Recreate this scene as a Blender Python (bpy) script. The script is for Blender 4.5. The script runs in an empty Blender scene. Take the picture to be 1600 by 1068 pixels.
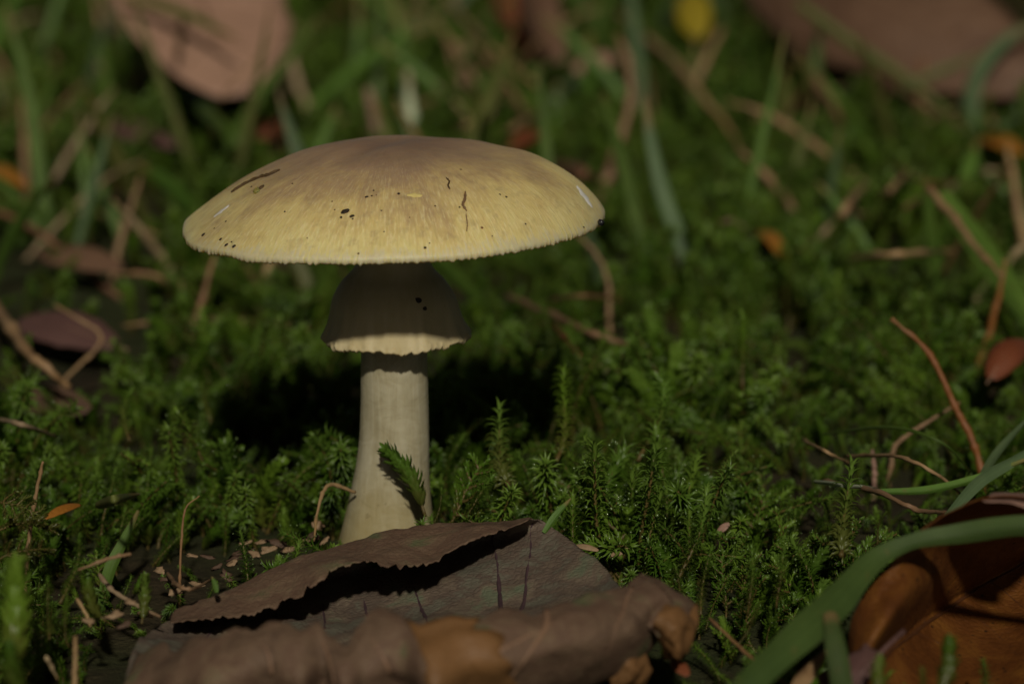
import bpy, math, random
import numpy as np
from mathutils import Vector, Euler, Matrix, noise as mnoise

# ---------------------------------------------------------------- camera, light
CM = 0.01                                   # everything below is written in centimetres
scene = bpy.context.scene
C = scene.collection
FPX = 100.0 / 36.0 * 1600.0                 # focal length in pixels of the 1600 px photograph
PITCH = math.radians(13.4)
CAM = Vector((0.0, -66.9, 21.2))
FWD = Vector((0, math.cos(PITCH), -math.sin(PITCH)))
UPV = Vector((0, math.sin(PITCH), math.cos(PITCH)))
cd = bpy.data.cameras.new('camera')
cam = bpy.data.objects.new('camera', cd)
C.objects.link(cam)
cam.location = CAM * CM
cam.rotation_euler = (math.pi / 2 - PITCH, 0, 0)
cd.lens = 100
cd.sensor_width = 36
cd.clip_start = 0.01
cd.clip_end = 200
cd.dof.use_dof = True
cd.dof.focus_distance = 0.655
cd.dof.aperture_fstop = 11
scene.camera = cam

SUN_EL, SUN_AZ = math.radians(35.5), math.radians(3)      # azimuth measured from behind the camera towards +x
TO_SUN = Vector((math.sin(SUN_AZ) * math.cos(SUN_EL), -math.cos(SUN_AZ) * math.cos(SUN_EL), math.sin(SUN_EL)))
world = bpy.data.worlds.new('World')
scene.world = world
world.use_nodes = True
wn = world.node_tree
sky = wn.nodes.new('ShaderNodeTexSky')
sky.sky_type = 'NISHITA'
sky.sun_disc = False
sky.sun_elevation = SUN_EL
sky.sun_rotation = math.atan2(TO_SUN.x, TO_SUN.y)
wn.links.new(sky.outputs[0], wn.nodes['Background'].inputs[0])
wn.nodes['Background'].inputs[1].default_value = 0.075
ld = bpy.data.lights.new('sun', 'SUN')
ld.energy = 5.0
ld.angle = math.radians(2.4)
ld.color = (1.0, 0.92, 0.76)
sun = bpy.data.objects.new('sun', ld)
C.objects.link(sun)
sun.rotation_euler = TO_SUN.to_track_quat('Z', 'Y').to_euler()
sun.location = TO_SUN * 5
scene.view_settings.view_transform = 'Standard'
scene.view_settings.look = 'None'
scene.view_settings.gamma = 1
scene.view_settings.use_curve_mapping = False
scene.view_settings.exposure = -1.08
scene.cycles.use_denoising = True
scene.cycles.max_bounces = 8
scene.cycles.transparent_max_bounces = 8
scene.cycles.sample_clamp_indirect = 4

rng = random.Random(11)
nrng = np.random.default_rng(5)

# ---------------------------------------------------------------- helpers
def at(px, py, d):
    """point at depth d (cm) seen at pixel (px, py) of the photograph"""
    return CAM + FWD * d + Vector((1, 0, 0)) * ((px - 800) / FPX * d) + UPV * ((534 - py) / FPX * d)

def plane_depth(py, z):
    s = (534 - py) / FPX
    k = math.sin(PITCH) - math.cos(PITCH) * s
    return (CAM.z - z) / k

def on(px, py, z):
    return at(px, py, plane_depth(py, z))

def mesh(name, verts, faces, mat, smooth=True, base=None):
    me = bpy.data.meshes.new(name)
    b = Vector((0, 0, 0)) if base is None else base
    me.from_pydata([((v[0] - b[0]) * CM, (v[1] - b[1]) * CM, (v[2] - b[2]) * CM) for v in verts], [], faces)
    for m in (mat if isinstance(mat, (list, tuple)) else [mat]):
        me.materials.append(m)
    if smooth:
        me.polygons.foreach_set('use_smooth', [True] * len(me.polygons))
    me.update()
    return me

def link(name, me, parent=None, loc=None):
    o = bpy.data.objects.new(name, me)
    C.objects.link(o)
    if loc is not None:
        o.location = Vector(loc) * CM
    if parent is not None:
        o.parent = parent
    return o

def tag(o, label, cat, group=None, kind=None):
    if label: o['label'] = label
    if cat: o['category'] = cat
    if group: o['group'] = group
    if kind: o['kind'] = kind
    return o

def thing(name, label, cat, base, group=None):
    return tag(link(name, None, None, base), label, cat, group)

def part(name, verts, faces, mat, parent, base, smooth=True, thick=0.0):
    o = link(name, mesh(name, verts, faces, mat, smooth, base), parent)
    if thick:
        m = o.modifiers.new('thickness', 'SOLIDIFY')
        m.thickness = thick * CM
        m.offset = 0
    return o

def cr(pts, n):
    """Catmull-Rom through pts, n samples"""
    P = np.array([tuple(p) for p in pts], float)
    P = np.vstack([2 * P[0] - P[1], P, 2 * P[-1] - P[-2]])
    out = []
    m = len(pts) - 1
    for i in range(n):
        t = i / (n - 1) * m
        k = min(int(t), m - 1)
        f = t - k
        a, b, c, d = P[k], P[k + 1], P[k + 2], P[k + 3]
        out.append(0.5 * (2 * b + (c - a) * f + (2 * a - 5 * b + 4 * c - d) * f * f + (3 * b - a - 3 * c + d) * f ** 3))
    return np.array(out)

def fbm(x, y, z, octaves=3):
    v, a = 0.0, 1.0
    for _ in range(octaves):
        v += a * mnoise.noise(Vector((x, y, z)))
        x, y, z, a = x * 2.1, y * 2.1, z * 2.1, a * 0.5
    return v

def tube(pts, radii, n=6):
    """verts, faces of a tube along pts"""
    P = [Vector(p) for p in pts]
    V, F = [], []
    prev = None
    for i, p in enumerate(P):
        t = (P[min(i + 1, len(P) - 1)] - P[max(i - 1, 0)]).normalized()
        if prev is None:
            a = t.orthogonal().normalized()
        else:
            a = (prev - t * prev.dot(t)).normalized()
        prev = a
        b = t.cross(a)
        r = radii[i] if hasattr(radii, '__len__') else radii
        for k in range(n):
            an = 2 * math.pi * k / n
            V.append(p + a * (r * math.cos(an)) + b * (r * math.sin(an)))
    for i in range(len(P) - 1):
        for k in range(n):
            F.append((i * n + k, i * n + (k + 1) % n, (i + 1) * n + (k + 1) % n, (i + 1) * n + k))
    F.append(tuple(range(n))[::-1])
    F.append(tuple(range((len(P) - 1) * n, len(P) * n)))
    return V, F

def grid_faces(nv, nu, wrap=False):
    F = []
    for j in range(nv - 1):
        for i in range(nu if wrap else nu - 1):
            i2 = (i + 1) % nu
            F.append((j * nu + i, j * nu + i2, (j + 1) * nu + i2, (j + 1) * nu + i))
    return F

# ---------------------------------------------------------------- materials
class NT:
    def __init__(self, name):
        self.m = bpy.data.materials.new(name)
        self.m.use_nodes = True
        self.t = self.m.node_tree
        self.b = self.t.nodes['Principled BSDF']
        self.out = self.t.nodes['Material Output']
    def n(self, kind, **kw):
        x = self.t.nodes.new(kind)
        for k, v in kw.items():
            if isinstance(k, str) and hasattr(x, k):
                setattr(x, k, v)
        return x
    def l(self, a, b): self.t.links.new(a, b)
    def noise(self, vec, scale, detail=4, rough=0.55, dist=0.0):
        x = self.n('ShaderNodeTexNoise')
        x.inputs['Scale'].default_value = scale
        x.inputs['Detail'].default_value = detail
        x.inputs['Roughness'].default_value = rough
        x.inputs['Distortion'].default_value = dist
        if vec is not None: self.l(vec, x.inputs['Vector'])
        return x.outputs['Fac']
    def ramp(self, fac, stops, interp='LINEAR'):
        x = self.n('ShaderNodeValToRGB')
        x.color_ramp.interpolation = interp
        e = x.color_ramp.elements
        while len(e) < len(stops): e.new(0.5)
        for el, (p, c) in zip(e, stops):
            el.position = p
            el.color = (*c, 1) if len(c) == 3 else c
        self.l(fac, x.inputs[0])
        return x.outputs['Color']
    def math(self, op, a, b=None, clamp=False):
        x = self.n('ShaderNodeMath', operation=op)
        x.use_clamp = clamp
        for i, v in enumerate((a, b)):
            if v is None: continue
            if isinstance(v, (int, float)): x.inputs[i].default_value = v
            else: self.l(v, x.inputs[i])
        return x.outputs[0]
    def mix(self, fac, a, b, mode='MIX'):
        x = self.n('ShaderNodeMix', data_type='RGBA', blend_type=mode)
        for s, v in ((0, fac), (6, a), (7, b)):
            if isinstance(v, (int, float)): x.inputs[s].default_value = v
            elif isinstance(v, tuple): x.inputs[s].default_value = (*v, 1)
            else: self.l(v, x.inputs[s])
        return x.outputs[2]
    def obj(self): return self.n('ShaderNodeTexCoord').outputs['Object']
    def rand(self): return self.n('ShaderNodeObjectInfo').outputs['Random']
    def bump(self, h, strength=0.3, dist=0.0005):
        x = self.n('ShaderNodeBump')
        x.inputs['Strength'].default_value = strength
        x.inputs['Distance'].default_value = dist
        self.l(h, x.inputs['Height'])
        self.l(x.outputs[0], self.b.inputs['Normal'])
        return x.outputs[0]
    def base(self, col): 
        if isinstance(col, tuple): self.b.inputs['Base Color'].default_value = (*col, 1)
        else: self.l(col, self.b.inputs['Base Color'])
    def set(self, rough=0.6, spec=0.4, sss=0, sssr=(0.002, 0.001, 0.0005)):
        self.b.inputs['Roughness'].default_value = rough
        self.b.inputs['Specular IOR Level'].default_value = spec
        if sss:
            self.b.inputs['Subsurface Weight'].default_value = sss
            self.b.inputs['Subsurface Radius'].default_value = sssr
            self.b.inputs['Subsurface Scale'].default_value = 1.0
    def translucent(self, col, fac):
        tr = self.n('ShaderNodeBsdfTranslucent')
        if isinstance(col, tuple): tr.inputs[0].default_value = (*col, 1)
        else: self.l(col, tr.inputs[0])
        mx = self.n('ShaderNodeMixShader')
        mx.inputs[0].default_value = fac
        self.l(self.b.outputs[0], mx.inputs[1])
        self.l(tr.outputs[0], mx.inputs[2])
        self.l(mx.outputs[0], self.out.inputs[0])

def mat_cap():
    t = NT('cap_skin')
    o = t.obj()
    sep = t.n('ShaderNodeSeparateXYZ'); t.l(o, sep.inputs[0])
    flat = t.n('ShaderNodeCombineXYZ'); t.l(sep.outputs[0], flat.inputs[0]); t.l(sep.outputs[1], flat.inputs[1])
    ln = t.n('ShaderNodeVectorMath', operation='LENGTH'); t.l(flat.outputs[0], ln.inputs[0])
    r = t.math('DIVIDE', ln.outputs['Value'], 0.0504)                     # 0 centre .. 1 rim
    nrm = t.n('ShaderNodeVectorMath', operation='NORMALIZE'); t.l(flat.outputs[0], nrm.inputs[0])
    sc = t.n('ShaderNodeVectorMath', operation='SCALE'); t.l(nrm.outputs[0], sc.inputs[0]); sc.inputs['Scale'].default_value = 34
    zz = t.n('ShaderNodeCombineXYZ'); t.l(t.math('MULTIPLY', r, 9.0), zz.inputs[2])
    ad = t.n('ShaderNodeVectorMath', operation='ADD'); t.l(sc.outputs[0], ad.inputs[0]); t.l(zz.outputs[0], ad.inputs[1])
    streak = t.noise(ad.outputs[0], 2.6, 3, 0.6, 0.25)
    streak2 = t.noise(ad.outputs[0], 0.5, 3, 0.5)
    patch = t.noise(o, 55, 4, 0.6, 0.3)
    fine = t.noise(o, 900, 3, 0.6)
    rr = t.math('ADD', r, t.math('MULTIPLY', t.math('SUBTRACT', patch, 0.5), 0.75))
    rr = t.math('ADD', rr, t.math('MULTIPLY', t.math('SUBTRACT', streak2, 0.5), 0.3))
    col = t.ramp(rr, [(0.16, (0.23, 0.15, 0.105)), (0.46, (0.33, 0.225, 0.14)), (0.66, (0.43, 0.31, 0.155)),
                      (0.82, (0.60, 0.475, 0.20)), (0.98, (0.66, 0.56, 0.25))])
    # fine radial fibres, paler
    fac = t.math('MULTIPLY', t.ramp(streak, [(0.50, (0, 0, 0)), (0.72, (1, 1, 1))]), t.math('MULTIPLY', t.math('POWER', r, 2.0), 0.75), True)
    col = t.mix(fac, col, (0.80, 0.72, 0.42))
    dk = t.math('MULTIPLY', t.ramp(streak, [(0.25, (1, 1, 1)), (0.45, (0, 0, 0))]), 0.25)
    col = t.mix(dk, col, (0.24, 0.16, 0.06))
    mott = t.math('MULTIPLY', t.ramp(t.noise(o, 260, 4, 0.7), [(0.52, (0, 0, 0)), (0.75, (1, 1, 1))]), 0.4)
    col = t.mix(mott, col, (0.19, 0.125, 0.085))
    # frayed whitish margin
    edge = t.math('ADD', r, t.math('MULTIPLY', t.math('SUBTRACT', streak, 0.5), 0.16))
    ef = t.ramp(edge, [(0.975, (0, 0, 0)), (0.998, (1, 1, 1))])
    col = t.mix(t.math('MULTIPLY', ef, 0.65), col, (0.52, 0.46, 0.33))
    t.base(col)
    t.set(0.46, 0.42, 0.35, (0.010, 0.0055, 0.0014))
    h = t.math('ADD', t.math('MULTIPLY', streak, t.math('MULTIPLY', r, 0.9)), t.math('MULTIPLY', fine, 0.25))
    wr = t.noise(o, 60, 3, 0.6, 1.2)
    h = t.math('ADD', h, t.math('MULTIPLY', wr, 1.0))
    t.bump(h, 0.55, 0.0004)
    return t.m

def mat_flesh(name, c0, c1, scale=(160, 160, 40), rough=0.6, bump=0.25, sss=0.15, radius=(0.003, 0.002, 0.001), transl=0):
    t = NT(name)
    mp = t.n('ShaderNodeMapping'); mp.inputs['Scale'].default_value = scale
    t.l(t.obj(), mp.inputs[0])
    n1 = t.noise(mp.outputs[0], 1.0, 4, 0.6, 0.4)
    n2 = t.noise(t.obj(), 90, 3, 0.6)
    col = t.ramp(t.math('ADD', t.math('MULTIPLY', n1, 0.6), t.math('MULTIPLY', n2, 0.4)), [(0.35, c0), (0.65, c1)])
    t.base(col)
    t.set(rough, 0.3, sss, radius)
    if transl: t.translucent((0.6, 0.42, 0.12), transl)
    t.bump(t.math('ADD', n1, t.math('MULTIPLY', t.noise(t.obj(), 1200, 2), 0.3)), bump, 0.0003)
    return t.m

def mat_moss(name, c0, c1, c2, transl=0.35, foot=True):
    t = NT(name)
    r = t.rand()
    o = t.obj()
    n = t.noise(o, 300, 2)
    col = t.ramp(t.math('ADD', t.math('MULTIPLY', r, 0.75), t.math('MULTIPLY', n, 0.25)), [(0.1, c0), (0.5, c1), (0.9, c2)])
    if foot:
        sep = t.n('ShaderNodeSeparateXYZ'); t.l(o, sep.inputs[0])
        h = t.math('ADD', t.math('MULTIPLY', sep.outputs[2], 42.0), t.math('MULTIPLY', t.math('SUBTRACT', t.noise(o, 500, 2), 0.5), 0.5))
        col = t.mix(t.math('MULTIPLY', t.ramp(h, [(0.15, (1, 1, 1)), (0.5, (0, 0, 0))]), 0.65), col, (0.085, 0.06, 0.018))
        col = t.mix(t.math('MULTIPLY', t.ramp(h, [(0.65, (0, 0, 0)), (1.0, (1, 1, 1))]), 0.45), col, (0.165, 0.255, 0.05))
    t.base(col)
    t.set(0.36, 0.32)
    tc = t.mix(1.0, col, (1.15, 1.2, 0.6), 'MULTIPLY')
    t.translucent(tc, transl)
    return t.m

def mat_blade(name, c0, c1, c2=None, rough=0.5, transl=0.25, lines=True, scale=60):
    """grass, straw, stalk: colour drifts along the piece, fine length-wise grain, each piece its own tint"""
    t = NT(name)
    n = t.noise(t.obj(), scale, 4, 0.6)
    r = t.rand()
    col = t.ramp(n, [(0.3, c0), (0.7, c1)])
    if c2: col = t.mix(t.math('MULTIPLY', t.ramp(t.noise(t.obj(), scale * 2.6, 3), [(0.55, (0, 0, 0)), (0.7, (1, 1, 1))]), 0.8), col, c2)
    at_ = t.n('ShaderNodeAttribute'); at_.attribute_name = 'across'
    al_ = t.n('ShaderNodeAttribute'); al_.attribute_name = 'along'
    vein = t.math('SINE', t.math('MULTIPLY', at_.outputs['Fac'], 75.0))
    mid = t.ramp(t.math('ABSOLUTE', t.math('SUBTRACT', at_.outputs['Fac'], 0.5)), [(0.0, (1, 1, 1)), (0.07, (0, 0, 0))])
    if lines:
        col = t.mix(t.math('MULTIPLY', t.math('ADD', vein, 1.0), 0.12), col, t.mix(1.0, col, (0.45, 0.5, 0.45), 'MULTIPLY'))
        col = t.mix(t.math('MULTIPLY', mid, 0.35), col, t.mix(1.0, col, (0.5, 0.55, 0.5), 'MULTIPLY'))
    blot = t.ramp(t.noise(t.obj(), 230, 4, 0.7), [(0.62, (0, 0, 0)), (0.72, (1, 1, 1))])
    col = t.mix(t.math('MULTIPLY', blot, 0.45), col, (0.14, 0.09, 0.03))
    tipf = t.ramp(t.math('ADD', al_.outputs['Fac'], t.math('MULTIPLY', r, 0.15)), [(0.9, (0, 0, 0)), (1.0, (1, 1, 1))])
    col = t.mix(t.math('MULTIPLY', tipf, 0.6), col, (0.22, 0.13, 0.05))
    hs = t.n('ShaderNodeHueSaturation')
    t.l(t.math('ADD', t.math('MULTIPLY', r, 0.02), 0.485), hs.inputs['Hue'])
    t.l(t.math('ADD', t.math('MULTIPLY', r, 0.6), 0.7), hs.inputs['Value'])
    t.l(col, hs.inputs['Color'])
    t.base(hs.outputs[0])
    t.set(rough, 0.4)
    t.bump(t.math('ADD', t.math('MULTIPLY', vein, 0.5), t.noise(t.obj(), 900, 3)), 0.35, 0.0002)
    if transl: t.translucent(hs.outputs[0], transl)
    return t.m

def mat_leaf(name, stops, scale=45, rough=0.6, transl=0.12, speck=None, bump=0.5, spec=0.35):
    t = NT(name)
    o = t.obj()
    n = t.noise(o, scale, 5, 0.62, 0.4)
    col = t.ramp(n, stops)
    f = t.noise(o, 700, 3, 0.7)
    col = t.mix(t.math('MULTIPLY', f, 0.5), col, t.mix(1.0, col, (0.45, 0.42, 0.42), 'MULTIPLY'))
    if speck:
        v = t.n('ShaderNodeTexVoronoi'); v.inputs['Scale'].default_value = 420
        t.l(o, v.inputs['Vector'])
        f2 = t.ramp(v.outputs['Distance'], [(0.10, (1, 1, 1)), (0.2, (0, 0, 0))])
        f2 = t.math('MULTIPLY', f2, t.ramp(t.noise(o, 130, 2), [(0.5, (0, 0, 0)), (0.6, (1, 1, 1))]))
        col = t.mix(f2, col, speck)
    t.base(col)
    t.set(rough, spec)
    v2 = t.n('ShaderNodeTexVoronoi'); v2.feature = 'DISTANCE_TO_EDGE'; v2.inputs['Scale'].default_value = 620
    t.l(o, v2.inputs['Vector'])
    h = t.math('ADD', t.math('MULTIPLY', t.math('MINIMUM', v2.outputs['Distance'], 0.2), 2.0), t.math('MULTIPLY', t.noise(o, 120, 6, 0.7), 1.6))
    t.bump(h, bump * 0.7, 0.0005)
    if transl: t.translucent(t.mix(1.0, col, (1.6, 1.0, 0.5), 'MULTIPLY'), transl)
    return t.m

def mat_plain(name, c0, c1, scale=200, rough=0.7, spec=0.3, bump=0.4):
    t = NT(name)
    n = t.noise(t.obj(), scale, 4, 0.65)
    t.base(t.ramp(n, [(0.35, c0), (0.65, c1)]))
    t.set(rough, spec)
    t.bump(n, bump, 0.0006)
    return t.m

M = {}
M['cap'] = mat_cap()
def mat_stem():
    t = NT('stem_flesh')
    o = t.obj()
    def mapped(sc):
        mp = t.n('ShaderNodeMapping'); mp.inputs['Scale'].default_value = sc
        t.l(o, mp.inputs[0]); return mp.outputs[0]
    fib = t.noise(mapped((520, 520, 45)), 1.0, 4, 0.65, 0.5)
    band = t.noise(mapped((130, 130, 210)), 1.0, 3, 0.6, 1.6)
    big = t.noise(o, 70, 4, 0.6)
    col = t.ramp(t.math('ADD', t.math('MULTIPLY', fib, 0.35), t.math('ADD', t.math('MULTIPLY', band, 0.35), t.math('MULTIPLY', big, 0.3))), [(0.36, (0.27, 0.235, 0.14)), (0.5, (0.37, 0.335, 0.225)), (0.64, (0.45, 0.415, 0.30))])
    sep = t.n('ShaderNodeSeparateXYZ'); t.l(o, sep.inputs[0])
    low = t.ramp(t.math('ADD', t.math('MULTIPLY', sep.outputs[2], 12.0), t.math('MULTIPLY', t.math('SUBTRACT', big, 0.5), 0.5)), [(0.08, (1, 1, 1)), (0.40, (0, 0, 0))])
    col = t.mix(t.math('MULTIPLY', low, 0.75), col, (0.29, 0.235, 0.10))
    st = t.ramp(t.noise(o, 420, 4, 0.7), [(0.62, (0, 0, 0)), (0.72, (1, 1, 1))])
    col = t.mix(t.math('MULTIPLY', st, t.math('MULTIPLY', low, 0.7)), col, (0.10, 0.065, 0.03))
    t.base(col)
    t.set(0.62, 0.25, 0.12, (0.003, 0.002, 0.001))
    t.bump(t.math('ADD', fib, t.math('MULTIPLY', band, 0.8)), 0.5, 0.0004)
    return t.m
M['stem'] = mat_stem()
M['ring'] = mat_flesh('ring_flesh', (0.42, 0.345, 0.18), (0.52, 0.445, 0.27), (260, 260, 25))
M['gill'] = mat_flesh('gill_flesh', (0.44, 0.40, 0.16), (0.58, 0.54, 0.26), (60, 60, 60), sss=0.35, radius=(0.010, 0.0055, 0.0014), transl=0.35)
M['white'] = mat_plain('patch_white', (0.62, 0.60, 0.55), (0.8, 0.79, 0.76), 300, 0.35, 0.5, 0.1)
M['yellow'] = mat_plain('yellow_flesh', (0.5, 0.4, 0.12), (0.62, 0.52, 0.2), 300)
M['soilbit'] = mat_plain('soil_crumb', (0.012, 0.008, 0.005), (0.03, 0.02, 0.012), 900)
M['bark'] = mat_plain('bark_fibre', (0.05, 0.03, 0.012), (0.10, 0.06, 0.025), 500)
M['bark2'] = mat_plain('reddish_fibre', (0.14, 0.08, 0.04), (0.2, 0.12, 0.06), 500)
M['bead'] = mat_plain('wet_black', (0.006, 0.006, 0.008), (0.012, 0.012, 0.016), 300, 0.12, 0.8, 0.05)
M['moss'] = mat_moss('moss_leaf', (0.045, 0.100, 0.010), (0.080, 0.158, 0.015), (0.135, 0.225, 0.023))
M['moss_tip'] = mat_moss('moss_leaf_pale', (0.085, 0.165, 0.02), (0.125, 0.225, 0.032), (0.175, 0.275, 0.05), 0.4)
M['moss_stem'] = mat_plain('moss_stem', (0.06, 0.045, 0.012), (0.10, 0.07, 0.02), 400, 0.5)
M['grass'] = mat_blade('grass_blade', (0.065, 0.135, 0.018), (0.105, 0.195, 0.03))
M['grass_wide'] = mat_blade('grass_wide', (0.030, 0.058, 0.011), (0.066, 0.108, 0.024), None, 0.6, 0.2, True, 35)
M['grass_blue'] = mat_blade('grass_bluish', (0.075, 0.125, 0.055), (0.11, 0.17, 0.075))
M['grass_bright'] = mat_blade('grass_bright', (0.10, 0.21, 0.03), (0.15, 0.29, 0.05))
M['grass_olive'] = mat_blade('grass_olive', (0.08, 0.10, 0.02), (0.13, 0.14, 0.035))
M['grass_pale'] = mat_blade('grass_pale', (0.48, 0.55, 0.36), (0.60, 0.66, 0.48))
M['straw'] = mat_blade('straw', (0.25, 0.155, 0.075), (0.37, 0.24, 0.12), (0.16, 0.09, 0.04), 0.55, 0.15)
M['straw_pale'] = mat_blade('straw_pale', (0.30, 0.22, 0.12), (0.42, 0.32, 0.19), (0.2, 0.13, 0.07), 0.55, 0.15)
M['straw_brown'] = mat_blade('straw_brown', (0.18, 0.095, 0.045), (0.25, 0.13, 0.06), (0.09, 0.045, 0.02), 0.55, 0.1)
M['straw_orange'] = mat_blade('straw_orange', (0.20, 0.075, 0.015), (0.28, 0.11, 0.025), (0.12, 0.05, 0.015), 0.5, 0.15)
M['leaf_front'] = mat_leaf('withered_leaf', [(0.30, (0.095, 0.07, 0.055)), (0.42, (0.15, 0.142, 0.105)), (0.50, (0.12, 0.088, 0.068)), (0.58, (0.17, 0.132, 0.095)), (0.68, (0.145, 0.165, 0.105))], 75, 0.62, 0.05, None, 0.9)
M['leaf_under'] = mat_leaf('withered_leaf_underside', [(0.30, (0.10, 0.062, 0.042)), (0.42, (0.16, 0.105, 0.068)), (0.50, (0.135, 0.082, 0.055)), (0.58, (0.175, 0.118, 0.075)), (0.68, (0.125, 0.13, 0.065))], 75, 0.66, 0.05, None, 0.8, 0.22)
M['leaf_orange'] = mat_leaf('orange_flap', [(0.3, (0.15, 0.078, 0.03)), (0.7, (0.23, 0.115, 0.042))], 70, 0.6, 0.1)
M['leaf_vein'] = mat_plain('leaf_vein', (0.045, 0.026, 0.032), (0.07, 0.04, 0.045), 300, 0.6)
M['leaf_rib'] = mat_plain('leaf_rib', (0.16, 0.095, 0.06), (0.22, 0.13, 0.08), 300, 0.6)
M['leaf_rust'] = mat_leaf('rust_leaf', [(0.3, (0.08, 0.026, 0.005)), (0.5, (0.125, 0.042, 0.008)), (0.7, (0.19, 0.075, 0.013))], 110, 0.58, 0.12, (0.015, 0.008, 0.004), 0.8, 0.25)
M['leaf_pink'] = mat_leaf('leaf_underside', [(0.3, (0.28, 0.16, 0.12)), (0.7, (0.36, 0.22, 0.17))], 60, 0.6, 0.1)
M['rib_dark'] = mat_plain('dark_rib', (0.05, 0.018, 0.006), (0.075, 0.028, 0.01), 300, 0.5)
M['leaf_tan'] = mat_leaf('tan_leaf', [(0.3, (0.34, 0.20, 0.14)), (0.7, (0.44, 0.27, 0.19))], 25, 0.6, 0.1)
M['leaf_brown'] = mat_leaf('brown_leaf', [(0.3, (0.12, 0.065, 0.04)), (0.7, (0.2, 0.115, 0.07))], 25, 0.6, 0.1)
M['leaf_mauve'] = mat_leaf('mauve_leaf', [(0.3, (0.10, 0.05, 0.045)), (0.7, (0.15, 0.08, 0.07))], 25, 0.6, 0.1)
M['leaf_red'] = mat_leaf('red_leaf', [(0.3, (0.16, 0.045, 0.02)), (0.7, (0.24, 0.075, 0.03))], 25, 0.5, 0.15)
M['leaf_gold'] = mat_leaf('orange_leaf', [(0.3, (0.34, 0.13, 0.02)), (0.7, (0.42, 0.19, 0.03))], 25, 0.5, 0.2)
M['leaf_yellow'] = mat_leaf('yellow_leaf', [(0.3, (0.36, 0.28, 0.02)), (0.7, (0.45, 0.36, 0.03))], 25, 0.5, 0.25)
M['crumb'] = mat_leaf('litter_crumb', [(0.3, (0.22, 0.14, 0.075)), (0.7, (0.36, 0.25, 0.15))], 90, 0.7, 0.05)
M['crumb_dark'] = mat_leaf('dark_crumb', [(0.3, (0.06, 0.035, 0.02)), (0.7, (0.12, 0.07, 0.045))], 90, 0.7, 0)

def mat_ground():
    t = NT('soil')
    o = t.obj()
    n = t.noise(o, 40, 6, 0.7)
    col = t.ramp(n, [(0.3, (0.014, 0.010, 0.005)), (0.5, (0.028, 0.02, 0.009)), (0.7, (0.05, 0.036, 0.018))])
    g = t.ramp(t.noise(o, 9, 4, 0.6), [(0.42, (0, 0, 0)), (0.58, (1, 1, 1))])
    col = t.mix(t.math('MULTIPLY', g, 0.6), col, (0.018, 0.035, 0.006))
    t.base(col)
    t.set(0.8, 0.25)
    t.bump(t.noise(o, 220, 5, 0.7), 0.9, 0.003)
    return t.m
M['ground'] = mat_ground()

def mat_drop():
    t = NT('dew')
    t.b.inputs['Base Color'].default_value = (0.8, 0.8, 0.35, 1)
    t.b.inputs['Transmission Weight'].default_value = 0.9
    t.b.inputs['IOR'].default_value = 1.33
    t.b.inputs['Roughness'].default_value = 0.03
    return t.m
M['drop'] = mat_drop()
def mat_dew():
    t = NT('dew_on_moss')
    t.base((0.10, 0.15, 0.05))
    t.set(0.16, 0.9)
    return t.m
M['dew'] = mat_dew()

# ---------------------------------------------------------------- ground
def gz(x, y):
    v = 0.55 * mnoise.noise(Vector((x * 0.055, y * 0.05, 3.1))) + 0.28 * mnoise.noise(Vector((x * 0.16, y * 0.15, 8.7))) \
        + 0.09 * mnoise.noise(Vector((x * 0.5, y * 0.5, 1.7)))
    damp = min(1.0, math.hypot(x + 3, y + 3) / 12.0) * 0.8 + 0.2
    v = v * damp - 0.25
    v += 2.0 * max(0.0, min(1.0, (y - 25) / 120.0)) * 0.0
    return v

def make_ground():
    xs = np.concatenate([[-5000, -2500, -1200, -600, -300, -160], np.arange(-90, 90.1, 0.75), [160, 300, 600, 1200, 2500, 5000]])
    ys = np.concatenate([[-5000, -2500, -1200, -500, -200, -90], np.arange(-45, 190.1, 0.75), [260, 400, 700, 1300, 2600, 5000]])
    V = [(x, y, gz(x, y)) for y in ys for x in xs]
    o = link('ground', mesh('ground', V, grid_faces(len(ys), len(xs)), M['ground']))
    o['kind'] = 'structure'
    o['label'] = 'dark damp soil under the moss'
make_ground()

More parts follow.
